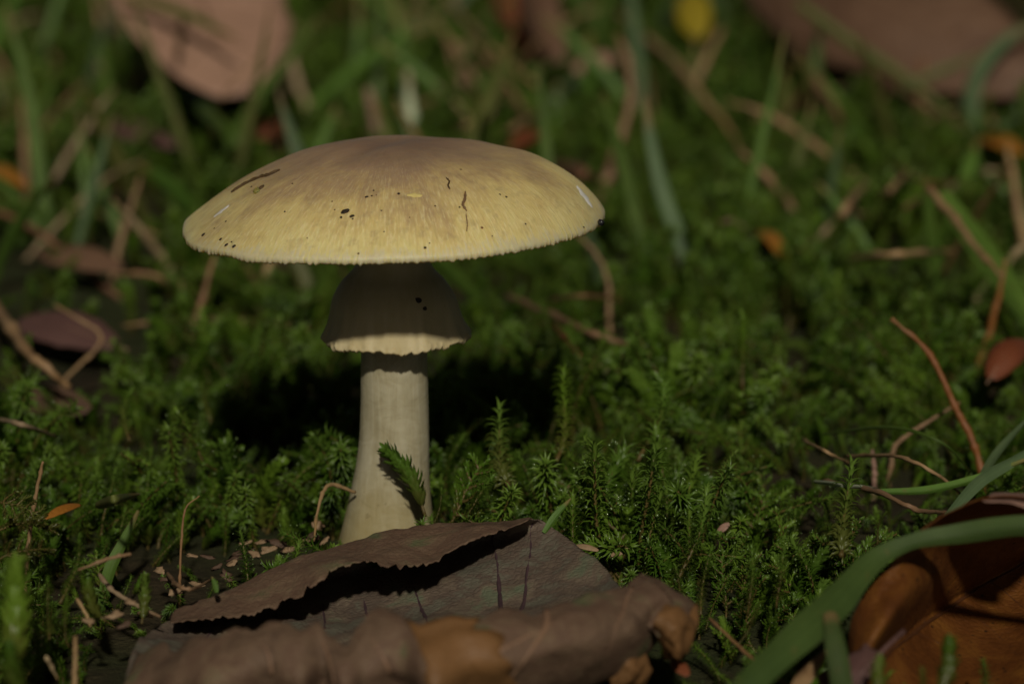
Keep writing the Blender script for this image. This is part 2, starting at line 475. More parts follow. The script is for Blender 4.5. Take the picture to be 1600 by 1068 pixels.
# ---------------------------------------------------------------- moss shoots
def shoot_geometry(seed, kind='star', length=2.6, nleaf=110, bend=0.5, w=0.062, ll=0.31):
    """one moss shoot from the origin upwards; returns stem (V,F) and leaves (V,F), cm"""
    r = random.Random(seed)
    ang = r.uniform(0, 2 * math.pi)
    pts = []
    for i in range(7):
        f = i / 6
        off = bend * length * f * f * 0.6
        wob = 0.05 * length * math.sin(f * 5 + seed)
        pts.append((math.cos(ang) * off + wob * 0.5, math.sin(ang) * off + wob * 0.4, length * f * (1 - 0.18 * bend * f)))
    c = cr(pts, 13)
    stem = tube(c, [0.055 * (1 - 0.6 * i / 12) for i in range(13)], 5)
    V, F = [], []
    fine = cr(pts, 60)
    for k in range(nleaf):
        f = 0.12 + 0.88 * (k / (nleaf - 1)) ** 0.9
        i = min(int(f * 59), 58)
        p = Vector(fine[i])
        t = (Vector(fine[i + 1]) - p).normalized()
        a0 = t.orthogonal().normalized()
        phi = k * 2.39996 + r.uniform(-0.3, 0.3)
        out = Matrix.Rotation(phi, 3, t) @ a0
        side = t.cross(out).normalized()
        L = ll * (0.75 + 0.5 * r.random()) * (0.75 + 0.5 * math.sin(math.pi * min(1, f)) if kind != 'star' else (0.8 + 0.35 * f))
        W = w * (0.8 + 0.4 * r.random())
        tip = max(0.0, (f - 0.88) / 0.12)
        if kind == 'star':
            e0, e1, e2 = 0.7 + 0.7 * tip, 0.15 + 0.7 * tip, -0.55 + 0.9 * tip   # elevation along the leaf: out, then bent back
        elif kind == 'plump':
            e0, e1, e2 = 0.65, 1.0, 1.35
        else:
            e0, e1, e2 = 0.6, 0.75, 0.8
        j = r.uniform(-0.25, 0.25)
        row = [p + out * 0.02]
        for e in (e0 + j, e1 + j, e2 + j):
            row.append(row[-1] + (out * math.cos(e) + t * math.sin(e)) * (L / 3))
        b = len(V)
        for q, ww in ((0, 0.55), (1, 1.0), (2, 0.6)):
            lift = (t * math.cos(e1) - out * math.sin(e1)) * (W * 0.35 * ww)
            V.append(row[q] - side * W * 0.5 * ww + lift); V.append(row[q]); V.append(row[q] + side * W * 0.5 * ww + lift)
        V.append(row[3])
        for q in (0, 1):
            s = b + q * 3
            F += [(s, s + 1, s + 4, s + 3), (s + 1, s + 2, s + 5, s + 4)]
        F += [(b + 6, b + 7, b + 9), (b + 7, b + 8, b + 9)]
    return stem, (V, F)

def feather_geometry(seed, length=3.0):
    """branched feather moss: a main axis with short leafy side shoots"""
    r = random.Random(seed)
    st, (V, F) = shoot_geometry(seed, 'plump', length, 60, 0.7, 0.10, 0.2)
    sV, sF = list(st[0]), list(st[1])
    V, F = list(V), list(F)
    base = Vector((0, 0, 1))
    for k in range(9):
        f = 0.25 + 0.7 * k / 9
        s2, (v2, f2) = shoot_geometry(seed * 13 + k, 'plump', 0.9 * (1.1 - f * 0.6), 22, 0.3, 0.085, 0.18)
        side = 1 if k % 2 else -1
        rot = Matrix.Rotation(side * (0.95 + r.uniform(-.15, .15)), 3, 'Y') @ Matrix.Rotation(r.uniform(-.4, .4), 3, 'X')
        ring = [Vector(x) for x in st[0][min(12, int(f * 12)) * 5: min(12, int(f * 12)) * 5 + 5]]
        org = sum(ring, Vector((0, 0, 0))) / 5
        o = len(V); V += [rot @ Vector(x) + org for x in v2]; F += [tuple(i + o for i in q) for q in f2]
        o = len(sV); sV += [rot @ Vector(x) + org for x in s2[0]]; sF += [tuple(i + o for i in q) for q in s2[1]]
    return (sV, sF), (V, F)

KIND = {
    'star':  [shoot_geometry(s, 'star', l, 150, b) for s, l, b in ((1, 2.6, 0.6), (2, 2.3, 1.0), (3, 3.0, 0.4), (4, 2.6, 1.35))],
    'plump': [shoot_geometry(s, 'plump', l, 130, b, 0.20, 0.40) for s, l, b in ((5, 2.2, 0.35), (6, 1.8, 0.7))],
    'feather': [feather_geometry(s, l) for s, l in ((7, 2.8), (8, 2.4))],
}
def dew_geometry(lv, seed, n=9):
    r = random.Random(seed)
    V, F = [], []
    for _ in range(n):
        c = Vector(lv[r.randrange(len(lv) // 20, len(lv) // 10) * 10 + 9])
        q = r.uniform(0.016, 0.032)
        b = len(V)
        V += [c + Vector((math.cos(a) * math.cos(e), math.sin(a) * math.cos(e), math.sin(e))) * q for e in (-1.1, -0.4, 0.4, 1.1) for a in [k * 1.0472 for k in range(6)]]
        for j in range(3):
            F += [(b + j * 6 + k, b + j * 6 + (k + 1) % 6, b + j * 6 + 6 + (k + 1) % 6, b + j * 6 + 6 + k) for k in range(6)]
        F += [tuple(b + k for k in range(5, -1, -1)), tuple(b + 18 + k for k in range(6))]
    return V, F
def merged_mesh(name, sg, mleaf, seed):
    (sv, sf), (lv, lf) = sg
    dv, df = dew_geometry(lv, seed)
    a, b = len(sv), len(sv) + len(lv)
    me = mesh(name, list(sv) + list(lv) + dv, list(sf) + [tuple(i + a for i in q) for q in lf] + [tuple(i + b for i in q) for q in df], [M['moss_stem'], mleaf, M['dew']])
    me.polygons.foreach_set('material_index', [0] * len(sf) + [1] * len(lf) + [2] * len(df))
    return me

# bare patches in the carpet, (pixel, pixel, radius cm)
BARE = []
for px, py, rad in ((50, 560, 6.0), (110, 470, 4.0), (150, 610, 2.0), (400, 860, 1.6), (330, 870, 1.5), (300, 900, 1.2), (450, 855, 1.2), (90, 400, 5), (215, 900, .6), (1440, 60, 12), (320, 60, 9), (390, 740, 1.5), (450, 690, 1.3)):
    p = on(px, py, 0.3)
    BARE.append((p.x, p.y, rad))

def leaf_footprint(x, y):
    """under the two big leaves the shoots are pressed flat"""
    lim = -2.3 + 0.36 * min(0, x) if x < 0.5 else -2.3 - 1.4 * (x - 0.5)
    if -9.2 < x < 4.4 and -14 < y < lim: return True
    if 7.0 < x < 16 and -11 < y < -4.5: return True
    return (x + 2.95) ** 2 + y * y < 1.6 ** 2

def scatter_moss():
    protos = []
    for kd, mat in (('star', 'moss'), ('plump', 'moss'), ('feather', 'moss')):
        for k, sg in enumerate(KIND[kd]):
            protos.append(bpy.data.objects.new('moss_source_%d' % len(protos), merged_mesh('moss_shoot_mesh', sg, M[mat], 70 + len(protos))))
    P, R, S, I = [], [], [], []
    def add(x, y, sc, lean):
        P.append((x * CM, y * CM, (gz(x, y) - 0.15) * CM))
        a = nrng.uniform(0, 6.283)
        R.append((lean * math.cos(a), lean * math.sin(a), nrng.uniform(0, 6.283)))
        S.append(sc)
        w = mnoise.noise(Vector((x * 0.12, y * 0.12, 40)))
        if w > 0.25: I.append(int(nrng.choice([4, 5, 6, 7, 0, 1], p=[.22, .22, .2, .2, .08, .08])))
        else: I.append(int(nrng.choice(8, p=[.2, .2, .2, .2, .06, .06, .04, .04])))
    y = -26.0
    while y < 185:
        depth = y + 68
        half = depth * 0.18 * 1.35 + 7
        step = 0.58 if y < 15 else (0.70 if y < 45 else (0.95 if y < 90 else 1.5))
        sc0 = 1.0 if y < 45 else (1.25 if y < 90 else 1.6)
        x = -half
        while x < half:
            xx, yy = x + nrng.uniform(-.5, .5) * step, y + nrng.uniform(-.5, .5) * step
            x += step
            dens = 0.5 + 0.9 * mnoise.noise(Vector((xx * 0.16, yy * 0.16, 20)))
            if nrng.random() > 0.55 + dens * 0.5: continue
            if any((xx - b[0]) ** 2 + (yy - b[1]) ** 2 < (b[2] * (0.8 + 0.4 * nrng.random())) ** 2 for b in BARE) and nrng.random() < 0.9: continue
            hmod = 0.84 + 1.0 * mnoise.noise(Vector((xx * 0.17, yy * 0.17, 60)))
            sc = sc0 * (0.6 + 0.5 * nrng.random()) * max(0.4, min(1.35, hmod))
            lean = abs(nrng.normal(0.25, 0.35))
            if leaf_footprint(xx, yy): continue
            # the hollow around the mushroom's foot
            q = math.hypot(xx + 5.5, yy - 0.5)
            if q < 5: sc *= 0.55 + 0.09 * q
            if depth < 62: sc *= 0.75
            add(xx, yy, sc, lean)
        y += step
    n = len(P)
    me = bpy.data.meshes.new('moss')
    me.vertices.add(n)
    me.vertices.foreach_set('co', np.array(P, np.float32).ravel())
    a = me.attributes.new('rot', 'FLOAT_VECTOR', 'POINT'); a.data.foreach_set('vector', np.array(R, np.float32).ravel())
    a = me.attributes.new('scl', 'FLOAT', 'POINT'); a.data.foreach_set('value', np.array(S, np.float32))
    a = me.attributes.new('idx', 'INT', 'POINT'); a.data.foreach_set('value', np.array(I, np.int32))
    o = link('moss', me)
    tag(o, 'deep carpet of wet green moss covering the forest floor', 'moss', None, 'stuff')
    g = bpy.data.node_groups.new('moss_carpet', 'GeometryNodeTree')
    g.interface.new_socket('Geometry', in_out='INPUT', socket_type='NodeSocketGeometry')
    g.interface.new_socket('Geometry', in_out='OUTPUT', socket_type='NodeSocketGeometry')
    gi, go = g.nodes.new('NodeGroupInput'), g.nodes.new('NodeGroupOutput')
    inst, join = g.nodes.new('GeometryNodeInstanceOnPoints'), g.nodes.new('GeometryNodeJoinGeometry')
    for p in reversed(protos):
        oi = g.nodes.new('GeometryNodeObjectInfo')
        oi.inputs[0].default_value = p
        oi.inputs['As Instance'].default_value = True
        g.links.new(oi.outputs['Geometry'], join.inputs[0])
    def att(name, typ):
        x = g.nodes.new('GeometryNodeInputNamedAttribute'); x.data_type = typ
        x.inputs['Name'].default_value = name
        return [s for s in x.outputs if s.enabled][0]
    g.links.new(gi.outputs[0], inst.inputs['Points'])
    g.links.new(join.outputs[0], inst.inputs['Instance'])
    inst.inputs['Pick Instance'].default_value = True
    g.links.new(att('idx', 'INT'), inst.inputs['Instance Index'])
    e2r = g.nodes.new('FunctionNodeEulerToRotation')
    g.links.new(att('rot', 'FLOAT_VECTOR'), e2r.inputs[0])
    g.links.new(e2r.outputs[0], inst.inputs['Rotation'])
    g.links.new(att('scl', 'FLOAT'), inst.inputs['Scale'])
    g.links.new(inst.outputs[0], go.inputs[0])
    md = o.modifiers.new('carpet', 'NODES')
    md.node_group = g
    print('moss shoots', n)
scatter_moss()

# ---------------------------------------------------------------- the mushroom
CX = -2.85          # axis of cap and stem (world x), y = 0
CR, CZ, CH = 5.04, 8.28, 1.83
def cap_profile(th, q):
    """height above the ground of the cap skin at azimuth th, fraction q of the radius"""
    p = 2.75 + 0.5 * math.cos(th)
    z = CZ + CH * (1 - min(1, q) ** p) ** (0.90 - 0.10 * math.cos(th))
    rim = 0.14 * math.cos(th + 0.6) - 0.05 - 0.10 * math.exp(-((math.atan2(math.sin(th + 2.75), math.cos(th + 2.75))) / 0.35) ** 2)
    rim += 0.02 * math.sin(7 * th + 1) + 0.015 * math.sin(13 * th + 2)
    z += rim * q ** 2
    x, y = q * math.cos(th), q * math.sin(th)
    # shallow dents and a low swelling near the top
    z += 0.09 * math.exp(-(((x + 0.30) / 0.20) ** 2 + ((y + 0.02) / 0.26) ** 2))
    z -= 0.11 * math.exp(-(((x + 0.06 - 0.45 * y) / 0.085) ** 2 + ((y + 0.10) / 0.26) ** 2))
    z += 0.05 * math.exp(-(((x - 0.16) / 0.16) ** 2 + ((y + 0.05) / 0.2) ** 2))
    z -= 0.05 * math.exp(-(((x - 0.5) / 0.10) ** 2 + ((y - 0.1) / 0.5) ** 2))
    z += 0.05 * mnoise.noise(Vector((x * 4, y * 4, 2.2)))
    return z
def cap_radius(th):
    return CR * (1 + 0.006 * math.sin(3 * th + 0.5) + 0.006 * math.sin(5 * th) + 0.003 * math.sin(11 * th))

def cap_hit(px, py):
    """point and normal of the cap skin seen at a pixel"""
    def f(p):
        x, y = p.x - CX, p.y
        th = math.atan2(y, x); q = math.hypot(x, y) / cap_radius(th)
        return None if q > 1 else p.z - cap_profile(th, q * 0.992)
    for i in range(1200):
        p = at(px, py, 60 + i * 0.012)
        v = f(p)
        if v is not None and v <= 0: break
    def h(x, y):
        th = math.atan2(y, x - CX); return cap_profile(th, min(1, math.hypot(x - CX, y) / cap_radius(th)))
    e = 0.04
    nn = Vector((h(p.x - e, p.y) - h(p.x + e, p.y), h(p.x, p.y - e) - h(p.x, p.y + e), 2 * e)).normalized()
    return p, nn

def make_mushroom():
    base = Vector((CX - 0.1, 0, -0.6))
    root = thing('mushroom', 'pale mushroom with broad olive yellow cap and skirted white stem', 'mushroom', base)
    # cap: skin, rounded margin, underside
    NT_ = 1140
    V, F = [], []
    qs = [0.004] + [0.03 + 0.97 * (i / 46) ** 0.85 for i in range(47)]
    rows = 0
    for q in qs:
        q = min(q, 1.0)
        for k in range(NT_):
            th = 2 * math.pi * k / NT_
            fr = max(0, (q - 0.93) / 0.07)
            rr = cap_radius(th) * q
            z = cap_profile(th, q * 0.992)
            V.append((CX + rr * math.cos(th), rr * math.sin(th), z + 0.012 * fr * mnoise.noise(Vector((math.cos(th) * 60, math.sin(th) * 60, q * 20)))))
        rows += 1
    # crinkled margin: bead-like teeth hanging from the rim, then the underside
    for step, (dr, dz) in enumerate(((0.015, -0.05), (0.01, -0.10), (-0.03, -0.14), (-0.14, -0.10), (-0.5, 0.05), (-1.6, 0.42), (-3.2, 0.62), (-4.3, 0.55))):
        for k in range(NT_):
            th = 2 * math.pi * k / NT_
            tooth = (0.5 + 0.5 * math.sin(th * 190 + 7.0 * mnoise.noise(Vector((math.cos(th) * 14, math.sin(th) * 14, 0))))) * max(0.1, 0.55 + 0.9 * mnoise.noise(Vector((math.cos(th) * 24, math.sin(th) * 24, 6))))
            irr = mnoise.noise(Vector((math.cos(th) * 70, math.sin(th) * 70, 4)))
            w = (0.35, 1, 1, 0.5, 0, 0, 0, 0)[step]
            irr2 = mnoise.noise(Vector((math.cos(th) * 160, math.sin(th) * 160, step * 1.3)))
            rr = cap_radius(th) + dr + w * 0.020 * irr + w * 0.022 * (tooth - 0.5) + w * 0.016 * irr2
            z = cap_profile(th, 0.992) + dz - w * 0.065 * tooth * (0.7 + 0.8 * irr) + w * 0.016 * irr + w * 0.014 * irr2
            V.append((CX + rr * math.cos(th), rr * math.sin(th), z))
        rows += 1
    F = grid_faces(rows, NT_, True)
    F.append(tuple(range(NT_))[::-1])
    cap = part('cap', V, F, [M['cap'], M['gill']], root, base)
    cap.location = (Vector((CX, 0, 0)) - base) * CM                        # local origin on the axis so that the skin pattern is radial
    me = cap.data
    co = np.empty(len(me.vertices) * 3, np.float32); me.vertices.foreach_get('co', co)
    co = co.reshape(-1, 3); co -= np.array((Vector((CX, 0, 0)) - base) * CM, np.float32); me.vertices.foreach_set('co', co.ravel())
    top = (len(qs) + 1) * NT_
    me.polygons.foreach_set('material_index', [0 if i < top + NT_ * 1 or i == len(F) - 1 else 1 for i in range(len(F))])
    # gills
    GV, GF = [], []
    for k in range(260):
        th = 2 * math.pi * k / 260 + 0.003
        r1, r0 = cap_radius(th) - 0.10, (1.1 if k % 2 == 0 else 2.9)
        for j in range(6):
            f = j / 5
            rr = r1 + (r0 - r1) * f
            zt = cap_profile(th, 0.992) - 0.06 + 0.85 * f * (1 - 0.35 * f) * (4.0 if k % 2 == 0 else 2.1) / 4
            zt = min(zt, cap_profile(th, rr / CR) - 0.12)
            zb = cap_profile(th, 0.992) - 0.15 - 0.28 * math.sin(math.pi * f * 0.9) * (0.8 if k % 2 == 0 else 0.6) + 0.25 * f
            for s in (-1, 1):
                n = Vector((-math.sin(th), math.cos(th), 0)) * 0.012 * s
                GV.append(Vector((CX + rr * math.cos(th), rr * math.sin(th), zt)) + n)
                GV.append(Vector((CX + rr * math.cos(th), rr * math.sin(th), min(zb, zt - 0.02))) + n * 0.7)
        b = k * 24
        for j in range(5):
            s = b + j * 4
            GF += [(s, s + 1, s + 5, s + 4), (s + 2, s + 6, s + 7, s + 3), (s + 1, s + 3, s + 7, s + 5)]
        GF.append((b, b + 2, b + 3, b + 1))
    gi = part('gills', GV, GF, M['gill'], cap, Vector((CX, 0, 0)), False)
    gi['kind'] = 'stuff'
    # stem
    prof = [(8.55, 0.95, 0), (8.2, 0.86, 0), (7.0, 0.79, 0), (5.5, 0.79, 0.0), (4.4, 0.81, 0.0), (3.4, 0.83, -0.01), (2.4, 0.88, -0.05), (1.5, 0.98, -0.12), (0.7, 1.12, -0.17), (0.0, 1.25, -0.2), (-0.7, 1.3, -0.2)]
    pc = cr(prof, 70)
    V = []
    for z, r, dx in pc:
        for k in range(72):
            th = 2 * math.pi * k / 72
            rr = r * (1 + 0.02 * mnoise.noise(Vector((math.cos(th) * 1.3, math.sin(th) * 1.3, z * 0.5))) + 0.010 * mnoise.noise(Vector((math.cos(th) * 5, math.sin(th) * 5, z * 1.6))))
            V.append((CX + dx + rr * math.cos(th), rr * math.sin(th), z))
    part('stem', V, grid_faces(70, 72, True), M['stem'], root, base)
    # ring, a hanging skirt with thick ragged lip
    prof = [(7.62, 0.80), (7.35, 0.84), (7.05, 0.98), (6.75, 1.26), (6.4, 1.46), (6.0, 1.55), (5.78, 1.60), (5.58, 1.69), (5.43, 1.76)]
    pc = cr(prof, 40)
    pc = [(z, r) for z, r in pc]
    inner = [(5.37, 1.70), (5.42, 1.60), (5.7, 1.52), (6.3, 1.36), (6.8, 1.0), (7.0, 0.82)]
    allp = pc + inner
    V = []
    n = 240
    for i, (z, r) in enumerate(allp):
        low = max(0.0, min(1.0, (6.6 - z) / 1.2))
        for k in range(n):
            th = 2 * math.pi * k / n
            d = math.atan2(math.sin(th - 0.0), math.cos(th - 0.0))
            pl = 0.018 * math.sin(th * 23 + 3 * mnoise.noise(Vector((math.cos(th) * 2, math.sin(th) * 2, 0)))) * low
            wav = 0.09 * mnoise.noise(Vector((math.cos(th) * 2.2, math.sin(th) * 2.2, 5))) * low
            flap = 0.16 * math.exp(-((d + 0.15) / 0.35) ** 2) * low
            dent = -0.12 * math.exp(-((d + 0.75) / 0.22) ** 2) * low
            lip = 1.0 if i >= len(pc) - 4 and i < len(pc) + 2 else 0.0
            rag = lip * (0.08 * mnoise.noise(Vector((math.cos(th) * 16, math.sin(th) * 16, 9))) + 0.06 * mnoise.noise(Vector((math.cos(th) * 45, math.sin(th) * 45, 9))))
            rr = r + pl + wav + flap + dent
            zz = z + rag + 0.06 * low * math.cos(th - 0.4) + 0.05 * low * math.sin(2 * th) + 0.10 * low * low * mnoise.noise(Vector((math.cos(th) * 3.1, math.sin(th) * 3.1, 15)))
            V.append((CX + rr * math.cos(th), rr * math.sin(th), zz))
    part('ring', V, grid_faces(len(allp), n, True), M['ring'], root, base)
    # thin white patches and a yellow scar on the skin
    for name, label, (px, py), (px2, py2), w, mat in (
            ('white_patch', 'white spot on the cap skin', (334, 339), (358, 321), 0.16, 'white'),
            ('white_patch', 'long white patch near the cap margin', (902, 291), (925, 325), 0.22, 'white'),
            ('scar', 'small pale yellow scar on the cap', (636, 305), (660, 306), 0.11, 'yellow')):
        a, na = cap_hit(px, py); b, nb = cap_hit(px2, py2)
        V, F = [], []
        ax = (b - a); nn = (na + nb).normalized(); sd = ax.cross(nn).normalized()
        for i in range(9):
            f = i / 8
            c = a + ax * f
            ww = w * math.sin(math.pi * (0.08 + 0.84 * f)) * (1 + 0.3 * math.sin(i * 2.1))
            for s in (-1, -0.5, 0, 0.5, 1):
                q = c + sd * ww * s
                th = math.atan2(q.y, q.x - CX)
                z = cap_profile(th, min(1, math.hypot(q.x - CX, q.y) / cap_radius(th)) * 0.992)
                V.append((q.x, q.y, z + 0.018 - 0.03 * s * s))
        o = part(name, V, grid_faces(9, 5), M[mat], cap, Vector((CX, 0, 0)))
        o['label'] = label
    return root
make_mushroom()

def blob(name, p, n, r, mat, label, cat, group=None, flat=0.6, seed=0, stretch=1.0, ax=None, rugged=0.45):
    """small irregular crumb resting on a surface with normal n"""
    V, F = [], []
    n = Vector(n).normalized()
    a = n.orthogonal().normalized() if ax is None else (Vector(ax) - n * n.dot(Vector(ax))).normalized()
    b = n.cross(a)
    nu, nv = 9, 6
    for j in range(nv + 1):
        ph = math.pi * j / nv - math.pi / 2
        for i in range(nu):
            th = 2 * math.pi * i / nu
            d = Vector((math.cos(ph) * math.cos(th), math.cos(ph) * math.sin(th), math.sin(ph)))
            k = r * (1 + rugged * mnoise.noise(d * 1.9 + Vector((seed * 3.3, 0, 0))))
            V.append(a * d.x * k * stretch + b * d.y * k + n * (d.z * k * flat + r * flat * 0.6))
    o = link(name, mesh(name, V, grid_faces(nv + 1, nu, True), mat), None, p)
    return tag(o, label, cat, group)

# crumbs of soil and bark lying on the cap
SPECK = [(540, 331, 8, 1.7), (533, 340, 4, 1), (550, 338, 5, 1.5), (551, 342, 3, 1), (538, 333, 4, 1), (584, 298, 3, 1), (573, 308, 4, 1.3), (581, 306, 3, 1), (588, 305, 2, 1),
         (445, 331, 3, 1), (457, 287, 2.5, 1), (393, 292, 3, 1), (318, 367, 5, 1.3), (335, 357, 2.5, 1), (353, 346, 3, 1), (354, 383, 5, 1.4), (366, 385, 5, 1.3), (345, 374, 4, 1.5), (362, 378, 3, 1),
         (623, 303, 4, 1), (664, 387, 4, 1), (671, 380, 2.5, 1), (718, 324, 3, 1), (680, 322, 2.5, 1), (781, 304, 3, 1), (791, 308, 3.5, 1), (821, 350, 3, 1), (769, 369, 2, 1), (720, 265, 2.5, 1.6), (596, 329, 2.5, 1),
         (519, 315, 2.5, 1), (523, 328, 2.5, 1), (912, 355, 3, 1), (560, 396, 3, 1), (600, 362, 2, 1), (640, 340, 2, 1), (480, 372, 2, 1)]
for i, (px, py, s, st) in enumerate(SPECK):
    p, n = cap_hit(px, py)
    blob('soil_crumb', p, n, s / 68 * 0.55, M['soilbit'], 'tiny dark crumb of soil stuck on the mushroom cap', 'soil crumb', 'dark crumbs on the mushroom cap', 0.5, i, st, (1, 0.2, 0.3))
p, n = cap_hit(753, 356)
blob('soil_crumb', p, n, 0.03, M['straw_orange'], 'single orange brown grain on the mushroom cap', 'grain', None, 0.6, 5)
p, n = cap_hit(402, 300)
blob('dew_drop', p, n, 0.09, M['drop'], 'yellowish water drop on the mushroom cap beside the bark sliver', 'water drop', None, 0.75, 3)
p, n = cap_hit(409, 294)
blob('seed', p, n, 0.06, M['bark'], 'small brown seed touching the water drop on the cap', 'seed', None, 0.6, 9, 1.4)
p, n = cap_hit(934, 349)
blob('black_bead', p + Vector((0.04, -0.03, 0)), n, 0.085, M['bead'], 'glossy black bead clinging to the margin of the cap', 'bead', None, 0.9, 12)
def cap_fibre(pts, r, mat, name, label, cat):
    P = []
    for i, q in enumerate(cr([(a, b, 0) for a, b in pts], 14)):
        p, n = cap_hit(q[0], q[1]); P.append(p + n * r * 0.5)
    V, F = tube(P, [r * (0.5 + 0.7 * abs(math.sin(i * 1.7 + r * 50))) * (0.4 if i in (0, 13) else 1) for i in range(14)], 6)
    tag(link(name, mesh(name, V, F, mat, True, P[0]), None, P[0]), label, cat)
cap_fibre([(362, 301), (385, 287), (408, 277), (420, 274), (438, 266)], 0.045, M['bark'], 'bark_sliver', 'long dark brown bark sliver lying on the mushroom cap', 'bark sliver')
cap_fibre([(697, 278), (702, 284), (700, 290), (703, 296)], 0.022, M['bark'], 'root_fibre', 'short forked dark root fibre on the mushroom cap', 'root fibre')
cap_fibre([(727, 300), (726, 312), (723, 320), (729, 330)], 0.032, M['bark2'], 'root_fibre', 'reddish curved root fibre on the mushroom cap', 'root fibre')
cap_fibre([(728, 334), (730, 350), (729, 362)], 0.014, M['bark2'], 'root_fibre', 'hair thin faint fibre below the reddish one on the cap', 'root fibre')
p = at(654, 469, 66.25)
blob('soil_crumb', p, (0, -1, 0.2), 0.075, M['soilbit'], 'dark round crumb stuck on the shaded mushroom skirt', 'soil crumb', None, 0.4, 21, 0.8, None, 0.9)
p = at(664, 482, 66.3)
blob('soil_crumb', p, (0, -1, 0.2), 0.05, M['soilbit'], 'small crumb below the round crumb on the mushroom skirt', 'soil crumb', None, 0.6, 22)

# ---------------------------------------------------------------- lofted leaves
class Loft:
    def __init__(self, rows, nu, nv, rough=0.06, nscale=0.6, seed=0.0, ragged=0.0, edge2=0.0):
        cols = len(rows[0])
        W = [[tuple(at(*c)) for c in row] for row in rows]
        A = np.array([cr(r, nu) for r in W])               # rows x nu x 3
        self.P = np.array([cr([A[k][i] for k in range(len(rows))], nv) for i in range(nu)]).transpose(1, 0, 2)
        self.nu, self.nv = nu, nv
        for j in range(nv):
            for i in range(nu):
                x, y, z = self.P[j, i]
                d = rough * fbm(x * nscale + seed, y * nscale, z * nscale, 4)
                d2 = rough * 0.8 * fbm(x * nscale + seed + 9, y * nscale, z * nscale, 4)
                self.P[j, i] += (0.3 * d2, 0.7 * d, d)
        if edge2:
            for i in range(nu):
                k = edge2 * (fbm(i * 0.16 + seed, 7.7, 0, 4) + 0.35 * mnoise.noise(Vector((i * 0.9, seed, 4))))
                for j in range(nv - 8, nv): self.P[j, i] += (self.P[nv - 1, i] - self.P[nv - 9, i]) * k * ((j - nv + 9) / 8) ** 2
        if ragged:
            for i in range(nu):
                for j in (0, 1, 2):
                    k = ragged * (1 - j / 3) * (fbm(i * 0.22 + seed, 3.3, 0, 3) + 0.5 * mnoise.noise(Vector((i * 1.3, seed, 0))))
                    self.P[j, i] += (self.P[0, i] - self.P[6, i]) * k * 0.5
    def pleat(self, v0, amp, freq, seed):
        for j in range(self.nv):
            k = max(0.0, min(1.0, (j / (self.nv - 1) - v0) / 0.12))
            for i in range(self.nu):
                u = i / (self.nu - 1)
                q = amp * k * (mnoise.noise(Vector((u * freq, seed, 0))) + 0.5 * mnoise.noise(Vector((u * freq * 2.3, seed, j * 0.03))))
                self.P[j, i] += (0, q, 0.35 * q)
    def verts(self): return [tuple(p) for p in self.P.reshape(-1, 3)]
    def faces(self): return grid_faces(self.nv, self.nu)
    def ev(self, u, v):
        x, y = u * (self.nu - 1), v * (self.nv - 1)
        i, j = min(int(x), self.nu - 2), min(int(y), self.nv - 2)
        a, b = x - i, y - j
        P = self.P
        return Vector((P[j, i] * (1 - a) + P[j, i + 1] * a) * (1 - b) + (P[j + 1, i] * (1 - a) + P[j + 1, i + 1] * a) * b)
    def vein(self, u0, v0, u1, v1, r, mat, name, parent, base, bow=0.0, n=14, sink=0.0):
        pts = [self.ev(max(0, min(1, u0 + (u1 - u0) * f + bow * math.sin(math.pi * f))), max(0, min(1, v0 + (v1 - v0) * f))) for f in [k / (n - 1) for k in range(n)]]
        if sink: pts = [p - (CAM - p).normalized() * (r * sink * (1 - 0.65 * k / (n - 1))) - Vector((0, 0, r * sink * 0.5)) for k, p in enumerate(pts)]
        V, F = tube(pts, [r * (1 - 0.65 * k / (n - 1)) for k in range(n)], 6)
        return part(name, V, F, mat, parent, base)

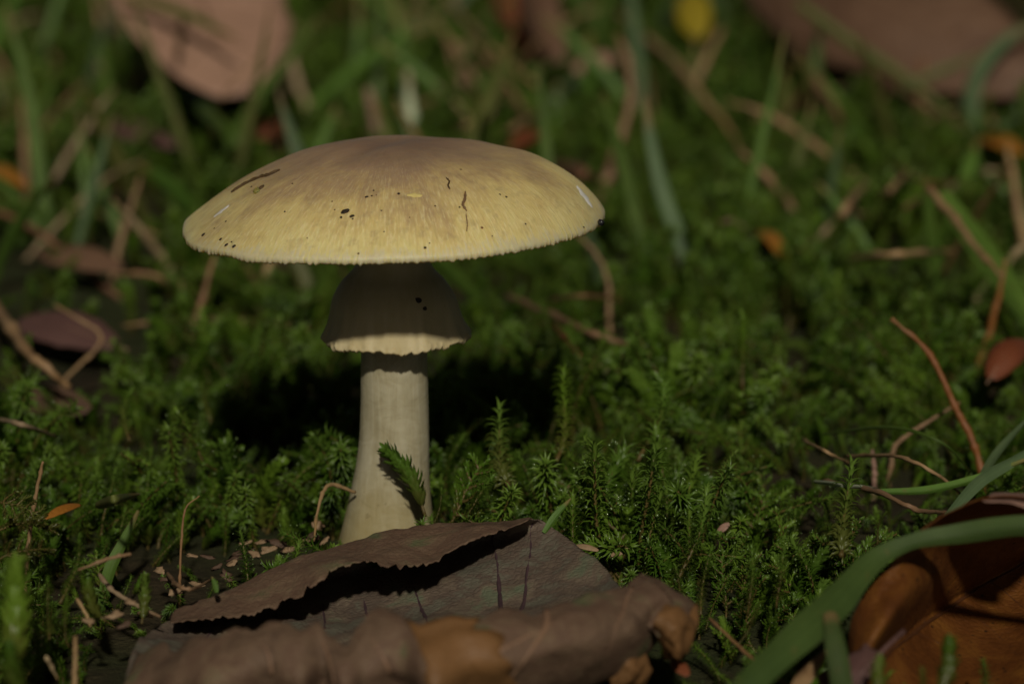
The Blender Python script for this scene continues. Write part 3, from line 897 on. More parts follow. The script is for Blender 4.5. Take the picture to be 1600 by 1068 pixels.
def front_leaf():
    rows = [
        [(268, 966, 62.0), (345, 960, 62.0), (440, 943, 62.2), (505, 905, 62.5), (560, 880, 63), (640, 882, 63), (740, 845, 64), (826, 813, 65)],      # lip edge
        [(268, 955, 62.8), (345, 932, 63.0), (435, 902, 63.4), (500, 872, 63.9), (565, 852, 64.4), (645, 838, 64.7), (740, 824, 65.2), (827, 810, 65.4)],
        [(272, 952, 63.2), (348, 922, 63.8), (432, 890, 64.4), (500, 860, 64.9), (570, 842, 65.3), (650, 824, 65.6), (742, 818, 65.8), (830, 808, 65.7)],  # crest
        [(268, 968, 63.8), (350, 950, 64.8), (440, 925, 65.5), (510, 900, 66.0), (580, 885, 66.3), (660, 868, 66.5), (755, 845, 66.4), (855, 822, 66.0)],
        [(235, 985, 62.5), (340, 985, 63), (450, 975, 63.5), (530, 960, 64), (610, 945, 64.3), (700, 925, 64.5), (800, 890, 64.8), (905, 855, 65)],
        [(215, 1005, 60.5), (330, 1025, 61), (450, 1032, 61), (545, 1028, 61), (640, 1012, 61.5), (745, 988, 62), (850, 950, 62.5), (950, 895, 63.5)],
        [(196, 1060, 58.6), (305, 1085, 58.6), (430, 1100, 58.5), (530, 1100, 58.5), (625, 1090, 58.8), (745, 1060, 59.5), (880, 1010, 60), (985, 930, 61)],
        [(180, 1110, 57.4), (285, 1140, 57.0), (430, 1140, 56.6), (535, 1140, 56.6), (640, 1140, 56.6), (770, 1130, 57.0), (935, 1065, 57.8), (1062, 975, 59.2)],
        [(186, 1092, 57.2), (288, 1082, 55.9), (430, 1070, 55.2), (530, 1075, 55.2), (620, 1065, 55.2), (750, 1060, 55.2), (920, 1005, 56.2), (1050, 930, 58)],
        [(196, 1068, 57.6), (295, 1042, 56.0), (430, 1015, 55.4), (525, 1030, 55.3), (610, 1005, 55.3), (735, 1000, 55.3), (900, 960, 56.4), (1022, 902, 58.4)],
        [(214, 1036, 58.4), (300, 1012, 56.6), (430, 982, 56), (522, 1002, 55.8), (605, 972, 56), (725, 966, 55.9), (880, 934, 57.0), (1000, 885, 59)],       # free front margin
    ]
    lf = Loft(rows, 150, 120, 0.13, 0.6, 1.0, 1.0, 0.45)
    lf.pleat(0.66, 0.75, 8.5, 2.7)
    base = on(600, 1000, 0.0)
    root = thing('withered_leaf', 'large curled withered grey brown leaf lying before the mushroom stem', 'leaf', base)
    bl = part('blade', lf.verts(), lf.faces(), [M['leaf_front'], M['leaf_under']], root, base, True, 0.022)
    bl.data.polygons.foreach_set('material_index', [1 if (j < 0.2 * 119 or j > 0.70 * 119) else 0 for j in range(119) for i in range(149)])
    lf.vein(0.83, 0.995, 0.74, 0.76, 0.085, M['leaf_rib'], 'midrib', bl, base, 0.02)
    lf.vein(0.975, 0.96, 0.86, 0.74, 0.045, M['leaf_rib'], 'midrib', bl, base, 0.0)
    for a in ((0.58, 0.56, 0.65, 0.32, 0.075), (0.44, 0.56, 0.52, 0.32, 0.08), (0.31, 0.56, 0.40, 0.32, 0.07), (0.18, 0.56, 0.27, 0.32, 0.07),
              (0.72, 0.55, 0.90, 0.25, 0.08), (0.80, 0.50, 0.985, 0.26, 0.06), (0.06, 0.56, 0.13, 0.33, 0.06)):
        lf.vein(a[0], a[1], a[2], a[3], a[4], M['leaf_vein'], 'vein', bl, base, 0.018, 14, 0.38)
    for a in ((0.70, 0.80, 0.60, 0.97), (0.56, 0.80, 0.49, 0.97), (0.42, 0.80, 0.36, 0.97), (0.28, 0.80, 0.23, 0.97), (0.74, 0.84, 0.88, 0.97)):
        lf.vein(a[0], a[1], a[2], a[3], 0.05, M['leaf_rib'], 'vein', bl, base, 0.01, 14, 0.35)
    # orange strip folded over the front crest
    class Strip: pass
    SV = []
    for j in range(26):
        f = j / 25
        v = 1.0 - 0.26 * max(0.0, f - 0.12) / 0.88 if f > 0.12 else 0.97 + 0.03 * f / 0.12
        for i in range(10):
            g = i / 9
            u = 0.60 + 0.012 * math.sin(f * 4) + 0.05 * f + (0.115 + 0.02 * mnoise.noise(Vector((f * 5, 1, 0)))) * (g + 0.12 * mnoise.noise(Vector((f * 7, g * 2, 3))))
            p = lf.ev(u, v)
            off = (-0.05 if f < 0.12 else 0.045)
            SV.append(p + Vector((0, -1, 0.25)) * off + (Vector((0, 0, 0.07 * math.sin(math.pi * min(1, f / 0.24)))) if f < 0.24 else Vector((0, 0, 0))))
    SF = grid_faces(26, 10)
    o = part('folded_flap', SV, SF, M['leaf_orange'], root, base, True, 0.03)
    o['label'] = 'orange brown strip folded over the leaf edge'
    # curled tip lobes at the end
    tp = Loft([[(1000, 888, 59.2), (1010, 905, 58.8), (1000, 935, 58.2), (985, 965, 57.8)], [(1030, 900, 59), (1040, 920, 58.4), (1028, 950, 57.6), (1010, 980, 57.4)],
               [(1062, 925, 58.8), (1068, 945, 58.2), (1050, 965, 57.3), (1030, 995, 57.3)], [(1088, 950, 58.8), (1086, 968, 58.3), (1068, 985, 57.6), (1050, 1010, 57.6)]], 20, 20, 0.10, 0.9, 6)
    part('curled_tip', tp.verts(), tp.faces(), M['leaf_under'], root, base, True, 0.03)
    for k, pts in enumerate((
        [[(1090, 950, 58.6), (1066, 948, 57.8), (1036, 955, 57.4)], [(1092, 966, 58.0), (1064, 970, 57.1), (1026, 972, 57.0)], [(1080, 990, 57.7), (1056, 996, 56.9), (1020, 988, 57.2)], [(1074, 1012, 57.9), (1058, 1020, 57.4), (1034, 1008, 57.8)], [(1066, 1032, 58.4), (1058, 1036, 58.2), (1046, 1028, 58.4)]],
        [[(1010, 985, 58.2), (985, 1000, 57.8), (950, 1015, 57.6)], [(1004, 1012, 57.9), (980, 1022, 57.4), (945, 1032, 57.3)], [(1018, 1048, 58.0), (990, 1052, 57.5), (952, 1058, 57.6)], [(1000, 1085, 58.6), (982, 1100, 58.4), (945, 1095, 58.4)]])):
        l2 = Loft(pts, 30, 34, 0.22, 1.5, 8 + k, 0.7)
        o = part('curled_lobe', l2.verts(), l2.faces(), M['leaf_orange'], root, base, True, 0.02)
        o['label'] = 'orange brown curled lobe at the leaf tip'
    return lf
front_leaf()

def rust_leaf():
    rows = [
        [(1326, 1040, 58.2), (1334, 960, 58.4), (1390, 882, 58.8), (1440, 829, 58.9), (1500, 793, 58.6), (1555, 776, 58.3), (1650, 786, 58.0)],
        [(1330, 1038, 57.8), (1352, 965, 58.0), (1405, 892, 58.8), (1452, 844, 59.6), (1512, 806, 60.0), (1570, 790, 60.0), (1665, 800, 59.8)],
        [(1340, 1045, 57.5), (1384, 975, 57.7), (1436, 915, 59.2), (1485, 868, 62.0), (1550, 835, 62.8), (1605, 818, 63.0), (1690, 815, 63.0)],
        [(1346, 1052, 58.2), (1390, 1000, 59.6), (1445, 955, 61.8), (1505, 915, 63.4), (1570, 878, 64.2), (1620, 855, 64.5), (1710, 835, 64.3)],
        [(1352, 1058, 58.7), (1396, 1012, 60.2), (1455, 967, 62.4), (1520, 925, 63.9), (1582, 890, 64.6), (1630, 866, 64.8), (1715, 845, 64.6)],      # midrib
        [(1375, 1090, 58.9), (1425, 1045, 60.2), (1480, 1005, 62.0), (1545, 970, 63.2), (1605, 940, 63.8), (1650, 915, 64.0), (1725, 890, 63.8)],
        [(1400, 1130, 58.5), (1450, 1100, 59.4), (1510, 1065, 60.6), (1575, 1030, 61.6), (1630, 1000, 62.0), (1680, 980, 62.2), (1740, 960, 62.2)],
        [(1430, 1180, 57.5), (1490, 1160, 58.0), (1550, 1130, 58.6), (1610, 1100, 59.2), (1660, 1080, 59.5), (1700, 1060, 59.6), (1760, 1040, 59.8)],
    ]
    lf = Loft(rows, 80, 90, 0.06, 0.6, 31, 0.12)
    base = on(1500, 1060, 0.0)
    root = thing('rust_leaf', 'upright rust orange dead leaf behind the broad green grass blade', 'leaf', base)
    bl = part('blade', lf.verts(), lf.faces(), M['leaf_rust'], root, base, True, 0.03)
    lf.vein(0.0, 4 / 7, 1.0, 4 / 7, 0.06, M['rib_dark'], 'midrib', bl, base)
    for u in (0.30, 0.47, 0.62, 0.78):
        lf.vein(u, 4 / 7, min(1, u + 0.16), 0.08, 0.022, M['rib_dark'], 'vein', bl, base)
        lf.vein(u - 0.05, 4 / 7, u + 0.14, 1.0, 0.024, M['rib_dark'], 'vein', bl, base)
    for a in ((0.22, .42, .36, .12), (0.50, .20, .58, .05)):
        lf.vein(*a, 0.012, M['leaf_pink'], 'vein', bl, base)
    rl = Loft([[(1535, 781, 58.4), (1580, 786, 58.1), (1620, 797, 57.9), (1660, 800, 57.9)], [(1545, 774, 58.9), (1580, 774, 58.8), (1620, 777, 58.8), (1660, 779, 58.8)],
               [(1552, 771, 60.0), (1585, 769, 60.4), (1620, 771, 60.4), (1660, 773, 60.4)]], 24, 12, 0.05, 0.9, 40)
    o = part('rolled_edge', rl.verts(), rl.faces(), M['leaf_pink'], root, base, True, 0.03)
    o['label'] = 'pinkish pale underside of the rolled leaf edge'
rust_leaf()

# small purple brown leaf scrap with a stalk
def scrap():
    base = on(1320, 1060, 0.2)
    root = thing('leaf_scrap', 'small purplish leaf scrap with a straight stalk below the rust leaf', 'leaf')if False else thing('leaf_scrap', 'small purplish leaf scrap with a straight stalk below the rust leaf', 'leaf', base)
    l = Loft([[(1275, 1055, 56.8), (1310, 1030, 57), (1340, 1015, 57.2), (1352, 1003, 57.4)], [(1285, 1075, 56.4), (1325, 1050, 56.5), (1350, 1030, 56.8), (1362, 1012, 57.2)],
              [(1300, 1100, 56.4), (1345, 1075, 56.4), (1368, 1045, 56.6), (1382, 1020, 57.0)]], 16, 12, 0.06, 1.0, 3)
    part('blade', l.verts(), l.faces(), M['leaf_mauve'], root, base, True, 0.03)
    V, F = tube([at(1320, 1085, 56.1), at(1355, 1040, 56.4), at(1385, 1010, 56.7), at(1412, 985, 57)], [0.07, 0.06, 0.05, 0.06], 7)
    part('stalk', V, F, M['leaf_mauve'], root, base)
scrap()

# ---------------------------------------------------------------- single grass blades, straws, stalks
def blade_mesh(P, width, mat, name, kind, twist=0.0, taper=(0.6, 0.25), widths=None):
    """P: list of Vectors; flat keeled blade or round straw"""
    n = max(10, 6 * len(P))
    if kind == 'straw': n = max(18, 9 * len(P))
    S = [Vector(p) for p in cr(P, n)]
    V, F = [], []
    if kind == 'straw':
        for i in range(n):
            q = P[0][0] * 1.7
            S[i] += Vector((mnoise.noise(Vector((i * 0.35, q, 0))), mnoise.noise(Vector((i * 0.35, q, 5))), mnoise.noise(Vector((i * 0.35, q, 9))))) * width * 0.22
        rad = []
        for i in range(n):
            f = i / (n - 1)
            rad.append(0.5 * width * (taper[0] + (1 - taper[0]) * math.sin(math.pi * min(1, f + 0.25)) if f < 0.25 else 1 - (1 - taper[1]) * ((f - 0.25) / 0.75) ** 2) * (1 + 0.38 * mnoise.noise(Vector((i * 0.55, width * 30, P[0][0]))) + (0.35 if (i + int(abs(P[0][0]) * 10)) % 11 == 0 else 0)))
        return tube(S, rad, 7)
    for i, p in enumerate(S):
        f = i / (n - 1)
        t = (S[min(i + 1, n - 1)] - S[max(i - 1, 0)]).normalized()
        view = (p - CAM).normalized()
        sd = t.cross(view).normalized()
        sd = Matrix.Rotation(twist * (f - 0.3) + 0.25 * math.sin(P[0][0] * 3), 3, t) @ sd
        nn = sd.cross(t).normalized()
        prof = taper[0] + (1 - taper[0]) * min(1, f / 0.3) if f < 0.3 else 1 - (1 - taper[1]) * max(0, (f - 0.45) / 0.55) ** 1.6
        w = 0.5 * width * prof
        if widths: w = 0.5 * np.interp(f, np.linspace(0, 1, len(widths)), widths)
        h = w * 0.38
        th = 0.012 + 0.02 * w
        w *= 1 + 0.06 * mnoise.noise(Vector((i * 0.25, P[0][0], 1)))
        V += [p - sd * w + nn * h, p - sd * w * 0.5 + nn * (h * 0.42 + th), p + nn * th * 0.3, p + sd * w * 0.5 + nn * (h * 0.42 + th), p + sd * w + nn * h,
              p - sd * w + nn * h, p - sd * w * 0.5 + nn * (h * 0.42 - th), p - nn * th * 1.8, p + sd * w * 0.5 + nn * (h * 0.42 - th), p + sd * w + nn * h]
    for i in range(n - 1):
        for k in (0, 1, 2, 3):
            F.append((i * 10 + k, i * 10 + k + 1, i * 10 + 11 + k, i * 10 + 10 + k))
        for k in (5, 6, 7, 8):
            F.append((i * 10 + k + 1, i * 10 + k, i * 10 + 10 + k, i * 10 + 11 + k))
    return V, F

def strip_attrs(me, kind):
    per = 7 if kind == 'straw' else 10
    n = len(me.vertices) // per
    ac = [k / 7 for k in range(7)] if kind == 'straw' else [0, .25, .5, .75, 1] * 2
    a = me.attributes.new('across', 'FLOAT', 'POINT'); a.data.foreach_set('value', np.tile(np.array(ac, np.float32), n))
    a = me.attributes.new('along', 'FLOAT', 'POINT'); a.data.foreach_set('value', np.repeat(np.linspace(0, 1, n, dtype=np.float32), per))
    return me

def single(kind, mat, wpx, mode, par, pts, label, group=None, twist=0.0, taper=None, cat=None, widths=None):
    """one blade or straw. mode 'up': stands on the ground at its lowest pixel, par = lean (cm away per cm height);
       'lie': rests at height par (cm) over its length; 'd': par = (first depth, last depth)"""
    if mode == 'up':
        low = max(pts, key=lambda q: q[1])
        d0 = plane_depth(low[1], 0.5)
        P = [at(x, y, d0 + par * (low[1] - y) * d0 / FPX) for x, y in pts]
        if pts[0] is not low: P = P[::-1]
        # root reaches into the soil
        P = [P[0] + (P[0] - P[1]).normalized() * 0.5 + Vector((0, 0, -0.5))] + P
        dm = d0
    elif mode == 'lie':
        P = []
        for i, (x, y) in enumerate(pts):
            f = i / (len(pts) - 1)
            P.append(on(x, y, par * (0.55 + 0.45 * math.sin(math.pi * f)) + 0.2))
        dm = plane_depth(pts[len(pts) // 2][1], par)
    else:
        if len(par) == 2: par = [par[0] + (par[1] - par[0]) * i / (len(pts) - 1) for i in range(len(pts))]
        P = [at(x, y, d) for (x, y), d in zip(pts, par)]
        dm = sum(par) / len(par)
    w = wpx * dm / FPX * (0.8 if kind == 'straw' else 1.0)
    V, F = blade_mesh(P, w, mat, '', kind, twist, taper or ((0.7, 0.5) if kind == 'straw' else (0.7, 0.25)), [q * dm / FPX for q in widths] if widths else None)
    name = {'straw': 'dry_straw', 'blade': 'grass_blade'}[kind]
    o = link(name, strip_attrs(mesh(name, V, F, M[mat], True, P[0]), kind), None, P[0])
    return tag(o, label, cat or {'straw': 'straw', 'blade': 'grass blade'}[kind], group)

B, S = 'blade', 'straw'
# the broad blade in front of the rust leaf, and the one hanging from it
single(B, 'grass_wide', 50, 'd', (53.6, 54.2, 55.4, 56.6, 57.7, 58.0, 58.0, 57.6, 57.2, 56.6), [(1130, 1110), (1180, 1055), (1255, 985), (1310, 935), (1365, 876), (1425, 846), (1500, 834), (1600, 822), (1700, 832), (1850, 870)], 'broad dark green grass blade arching across the rust leaf', None, 0.9, (0.75, 0.5), None, [36, 44, 54, 54, 36, 24, 34, 34, 30, 16])
single(B, 'grass_wide', 34, 'd', (54.6, 55.8), [(1322, 1110), (1315, 1060), (1305, 1000), (1298, 955)], 'short green blade standing under the arching broad blade', None, 0.2, (0.9, 0.6))
LIST = [
 # top of the picture, beyond the cap
 (B, 'grass', 24, 'up', .3, [(70, 345), (45, 150), (8, 10)], 'tall broad green blade rising past the brown root'),
 (S, 'straw', 13, 'up', .2, [(155, 120), (160, 60), (150, -10)], 'short tan straw upright beside the flat tan leaf'),
 (B, 'grass', 17, 'up', .0, [(252, 160), (215, 90), (180, 10)], 'green blade leaning at the edge of the flat tan leaf'),
 (B, 'grass_olive', 17, 'd', (124, 120), [(190, -5), (280, 18), (370, 60)], 'olive blade lying across the flat tan leaf'),
 (B, 'grass', 22, 'lie', 3.0, [(285, 135), (340, 190), (420, 255)], 'bright green blade pointing down to the rim of the cap'),
 (S, 'bark', 11, 'd', (121.5, 124), [(276, 95), (281, 55), (288, 15)], 'dark thin twig stub resting on the flat tan leaf'),
 (S, 'straw_pale', 19, 'up', .0, [(478, 172), (458, 105), (430, 30)], 'pale tan straw beside the tip of the flat tan leaf'),
 (S, 'straw', 6, 'd', (118, 122), [(345, 155), (390, 105), (440, 50)], 'hair thin straw crossing the flat tan leaf'),
 (B, 'grass_olive', 11, 'lie', 2.5, [(-20, 163), (100, 168), (240, 182)], 'dull olive blade lying level over dark moss'),
 (B, 'grass', 15, 'up', .2, [(137, 340), (132, 260), (125, 175)], 'upright green blade beside the mauve leaf'),
 (S, 'straw', 14, 'up', .2, [(182, 400), (200, 340), (220, 275)], 'tan straw leaning below the mauve leaf'),
 (B, 'grass', 15, 'up', .1, [(557, 150), (560, 80), (562, -20)], 'thin upright green blade in the clump behind the cap top'),
 (B, 'grass', 19, 'up', .1, [(583, 170), (588, 90), (592, -20)], 'middle upright green blade of the clump behind the cap top'),
 (B, 'grass', 20, 'up', .2, [(640, 130), (632, 80), (612, -20)], 'tallest green blade of the clump behind the cap top'),
 (S, 'grass_pale', 24, 'up', .0, [(642, 240), (641, 180), (639, 110)], 'whitish green grass stalk rising right behind the cap top'),
 (S, 'leaf_pink', 30, 'up', .0, [(585, 230), (580, 180), (575, 140)], 'greyish pink stub behind the cap top'),
 (S, 'straw', 20, 'up', .0, [(418, 460), (421, 400), (424, 340)], 'tan stalk seen below the rim of the cap'),
 (S, 'straw_brown', 14, 'up', .3, [(298, 525), (318, 460), (335, 400)], 'slanting dull straw behind the stem of the mushroom'),
 (S, 'straw', 13, 'lie', 3.5, [(690, -10), (760, 68), (840, 135)], 'long tan straw leaning over the curled brown leaf'),
 (S, 'straw', 16, 'lie', 2.5, [(635, 30), (690, 58), (770, 100)], 'pinkish tan straw lying under the long leaning one'),
 (S, 'straw_pale', 15, 'up', .2, [(808, 50), (798, 25), (780, -10)], 'pale straw tip against the curled brown leaf'),
 (S, 'straw_pale', 16, 'up', .1, [(775, 90), (776, 60), (778, 30)], 'pale upright stub before the curled brown leaf'),
 (B, 'grass', 17, 'lie', 2.5, [(775, 130), (840, 108), (905, 97)], 'green blade lying level below the curled brown leaf'),
 (S, 'straw', 22, 'up', .3, [(942, 300), (962, 240), (985, 160), (982, 100), (965, 55)], 'bent tan stalk hooked over at its top'),
 (S, 'straw', 18, 'lie', 3.0, [(945, 5), (1030, 75), (1085, 135), (1155, 220)], 'very long straight tan straw slanting over the moss'),
 (S, 'straw', 18, 'up', .3, [(1062, 172), (1095, 110), (1128, 45)], 'tan straw crossing the very long slanting one'),
 (S, 'straw', 14, 'up', .2, [(762, 200), (768, 160), (772, 125)], 'short tan stub upright behind the cap'),
 (S, 'straw', 13, 'lie', 2.5, [(778, 218), (810, 195), (850, 170)], 'short tan straw leaning over the small red leaf'),
 (S, 'straw', 12, 'lie', 2.3, [(712, 212), (735, 190), (755, 165)], 'stubby tan straw just beyond the cap'),
 (B, 'straw_brown', 22, 'lie', 2.5, [(865, 255), (905, 268), (945, 295)], 'brown withered blade just beyond the cap margin'),
 (B, 'grass_blue', 25, 'up', .3, [(1092, 450), (1040, 310), (1018, 220), (1008, 150)], 'long bluish green blade leaning over dark moss'),
 (B, 'grass_blue', 22, 'up', .2, [(865, 185), (868, 160), (872, 130)], 'short bluish stub behind the cap'),
 (S, 'straw', 22, 'lie', 3.0, [(1180, -20), (1250, 80), (1315, 190)], 'thick tan stalk beside the wide far brown leaf'),
 (B, 'grass_olive', 20, 'd', (129, 126), [(1245, 5), (1340, 75), (1430, 135), (1510, 205)], 'olive blade lying across the wide far brown leaf'),
 (B, 'grass_olive', 15, 'd', (127, 127), [(1415, 135), (1470, 112), (1540, 82)], 'olive blade at the lower edge of the wide far brown leaf'),
 (B, 'grass_blue', 26, 'up', .5, [(1518, 215), (1516, 160), (1532, 105), (1580, 55), (1640, 30)], 'bluish blade curling over beside the wide far brown leaf'),
 (B, 'grass', 40, 'up', .3, [(1590, 190), (1600, 120), (1625, 50)], 'broad bright green blade beyond the curling bluish blade'),
 (B, 'grass_blue', 8, 'lie', 3.0, [(1530, 205), (1570, 195), (1630, 170)], 'thin bluish blade lying level near the orange leaf bit'),
 (B, 'grass_blue', 20, 'up', .1, [(1422, 240), (1420, 200), (1418, 150)], 'short bluish blade standing below the wide far leaf'),
 (S, 'straw', 13, 'lie', 2.8, [(1390, 135), (1435, 160), (1490, 195)], 'dull straw below the wide far brown leaf'),
 (S, 'straw_orange', 6, 'lie', 3.2, [(1388, 255), (1430, 278), (1470, 287), (1515, 280)], 'thin orange tendril curving over the moss'),
 (S, 'straw', 16, 'lie', 2.8, [(1300, 365), (1325, 320), (1355, 285)], 'short tan straw with a pale tip on the moss'),
 (S, 'straw', 13, 'lie', 3.0, [(1375, 315), (1395, 292), (1425, 262)], 'short tan straw under the orange tendril'),
 (S, 'straw', 17, 'd', (90, 85.5), [(1452, 295), (1500, 352), (1562, 430)], 'tan dry half of a leaf lying along the wide green blade'),
 (B, 'grass_bright', 40, 'd', (91, 84), [(1470, 300), (1535, 390), (1590, 470), (1650, 560)], 'wide bright green blade with a dry tan edge'),
 (S, 'straw', 21, 'up', .2, [(1602, 385), (1590, 320), (1574, 225)], 'thick tan stalk upright beyond the wide bright blade'),
 (S, 'straw', 16, 'lie', 3.0, [(1330, 405), (1400, 398), (1495, 392)], 'tan straw lying level on the moss'),
 (S, 'straw_brown', 8, 'lie', 2.6, [(1450, 308), (1420, 320), (1395, 350)], 'thin brown straw arc near the wide bright blade'),
 # middle ground
 (S, 'straw_orange', 15, 'up', .1, [(1538, 755), (1520, 690), (1490, 630), (1450, 550), (1393, 498)], 'long orange brown stalk arching over the moss'),
 (S, 'straw_orange', 14, 'up', -.1, [(1528, 575), (1552, 500), (1572, 405)], 'orange brown stalk across the wide bright blade'),
 (S, 'straw', 10, 'up', .0, [(1392, 730), (1400, 695), (1440, 665), (1500, 628)], 'sharply bent tan stalk among thin green blades'),
 (B, 'grass', 6, 'lie', 2.8, [(1285, 678), (1390, 667), (1470, 690), (1515, 735)], 'thin green blade arching beside the bent tan stalk'),
 (S, 'straw', 8, 'lie', 2.6, [(1320, 712), (1400, 713), (1455, 735), (1510, 778)], 'thin tan straw arching towards the rust leaf'),
 (S, 'straw', 8, 'lie', 2.2, [(1255, 688), (1290, 705), (1335, 728)], 'faint tan straw sunk in the moss'),
 (S, 'straw', 12, 'lie', 2.4, [(1285, 752), (1370, 768), (1430, 795), (1480, 800)], 'crooked tan root creeping towards the rust leaf'),
 (B, 'grass_pale', 8, 'lie', 2.6, [(1272, 752), (1320, 757), (1370, 762)], 'pale green blade tip on the moss beside the crooked root'),
 (B, 'grass_blue', 20, 'd', (66, 68), [(1475, 815), (1530, 752), (1590, 715), (1660, 670)], 'green blade rising from behind the top of the rust leaf'),
 (B, 'grass', 13, 'd', (68, 67), [(1375, 768), (1450, 765), (1530, 745), (1650, 700)], 'slender green blade crossing behind the rust leaf top'),
 (B, 'grass_blue', 13, 'd', (69, 71), [(1525, 760), (1560, 705), (1620, 640)], 'narrow bluish blade beside the orange brown stalk foot'),
 (S, 'leaf_pink', 11, 'up', .0, [(1366, 752), (1366, 730), (1363, 702)], 'small pinkish upright stub among the moss'),
 (S, 'straw', 10, 'up', .1, [(952, 505), (950, 440), (930, 395), (900, 365)], 'thin tan stalk arching beneath the cap margin'),
 (S, 'straw', 14, 'lie', 2.0, [(790, 460), (880, 500), (950, 530), (1020, 548)], 'long pinkish straw lying in the shade of the cap'),
 (S, 'leaf_red', 13, 'lie', 2.0, [(855, 495), (890, 535), (930, 590)], 'reddish stalk crossing under the pinkish straw'),
 (S, 'straw_brown', 9, 'lie', 2.2, [(860, 470), (910, 462), (970, 468)], 'dull straw lying in the shade beyond the stem'),
 (S, 'straw', 24, 'lie', 2.0, [(-30, 450), (15, 510), (55, 560), (108, 605)], 'thick tan brown root lying on bare soil'),
 (S, 'straw', 8, 'up', .0, [(105, 590), (150, 545), (156, 520), (125, 500), (84, 475)], 'thin crooked twig bending over the bare soil'),
 (S, 'straw_pale', 11, 'lie', 2.4, [(-20, 652), (30, 662), (88, 682)], 'pale straw lying at the edge of the moss'),
 (S, 'straw', 10, 'up', -.2, [(40, 900), (47, 830), (57, 770), (67, 720)], 'slim upright tan straw among feathery moss'),
 (B, 'grass_olive', 18, 'lie', 2.8, [(150, 790), (180, 782), (218, 772)], 'short olive blade with an orange tip on the moss'),
 (B, 'grass', 19, 'up', .1, [(170, 895), (190, 850), (216, 797)], 'short broad green blade standing over bare litter'),
 (S, 'straw_brown', 5, 'up', .0, [(281, 895), (284, 840), (290, 795), (312, 774)], 'hair thin brown stem with a bent tip'),
 (S, 'straw', 9, 'lie', 1.4, [(262, 895), (275, 912), (300, 920), (330, 905)], 'curled brown stem loop on the bare litter'),
 (S, 'straw_pale', 10, 'd', (62.5, 61.6), [(155, 898), (185, 928), (250, 963)], 'pale straw lying beside the withered leaf'),
 (S, 'straw', 11, 'd', (57.5, 57.5), [(116, 1090), (117, 1050), (118, 993)], 'tan stalk standing straight in glossy moss'),
 (S, 'straw_pale', 8, 'd', (58, 58.4), [(72, 1025), (80, 1040), (90, 1060)], 'short pale straw bit in glossy moss'),
 (S, 'straw', 8, 'd', (68.8, 67.0), [(555, 768), (515, 757), (498, 790), (490, 845)], 'thin straw looped against the mushroom stem'),
 (B, 'grass', 11, 'd', (65.8, 66), [(850, 832), (868, 805), (892, 778)], 'small green blade tip above the withered leaf'),
 (S, 'straw_brown', 7, 'd', (60.5, 57.5), [(1108, 965), (1150, 1005), (1190, 1040), (1230, 1070)], 'slender brown stem between the two big leaves'),
 (B, 'straw', 26, 'd', (56.5, 57.5), [(1240, 1080), (1265, 1045), (1290, 1015)], 'broad tan strip beside the hanging green blade'),
 (S, 'straw', 8, 'd', (61, 60.5), [(205, 865), (170, 872), (122, 890)], 'dull straw lying behind the star moss sprig'),
 (S, 'straw', 7, 'd', (60.8, 60.4), [(120, 935), (135, 960), (143, 985)], 'short brown straw in the mossy litter'),
 (B, 'grass', 9, 'd', (62.2, 62.2), [(338, 925), (336, 912), (331, 900)], 'bitten off green blade stub with two tips'),
]
for i, (k, m, w, mode, par, pts, lab) in enumerate(LIST):
    single(k, m, w, mode, par, pts, lab, None, rng.uniform(-0.6, 0.6))

# nameless turf far behind: slim blades and straws
def filler():
    for i in range(330):
        y = rng.uniform(25, 120) if i % 4 else rng.uniform(60, 118)
        half = (y + 68) * 0.2
        x = rng.uniform(-half, half)
        if rng.random() < 0.35 * (1 if x > 0 and y < 60 else 0): continue
        c1, c2 = on(330, 60, 2), on(1400, 70, 2)
        if math.hypot(x - c1.x, (y - c1.y) * 0.6) < 7 or math.hypot(x - c2.x, (y - c2.y) * 0.6) < 9: continue
        straw = rng.random() < 0.56
        L = rng.uniform(4, 10) if not straw else rng.uniform(3, 9)
        a = rng.uniform(0, 2 * math.pi)
        lean = rng.uniform(0.15, 0.9) if not straw else rng.uniform(0.5, 1.4)
        d = Vector((math.cos(a) * math.sin(lean), math.sin(a) * math.sin(lean), math.cos(lean)))
        p = Vector((x, y, gz(x, y) - 0.2))
        P = [p, p + d * L * 0.4, p + d * L * 0.72 - Vector((0, 0, L * 0.04)), p + d * L - Vector((0, 0, L * 0.16 * lean))]
        zmin = gz(P[3].x, P[3].y) + 0.8
        for q in (2, 3): P[q].z = max(P[q].z, zmin)
        mat = rng.choice(['straw', 'straw', 'straw_brown', 'straw_pale']) if straw else rng.choice(['grass', 'grass', 'grass_olive', 'grass_blue'])
        kind = 'straw' if straw else 'blade'
        V, F = blade_mesh(P, rng.uniform(.18, .32) if straw else rng.uniform(.3, .6), None, '', kind, rng.uniform(-1, 1))
        name = {'straw': 'dry_straw', 'blade': 'grass_blade'}[kind]
        o = link(name, strip_attrs(mesh(name, V, F, M[mat], True, P[0]), kind), None, P[0])
        if straw: tag(o, 'blurred slim dry straw scattered in the turf beyond the mushroom', 'straw', 'scattered straws in the turf')
        else: tag(o, 'blurred slim green blade growing in the turf beyond the mushroom', 'grass blade', 'scattered blades in the turf')
filler()

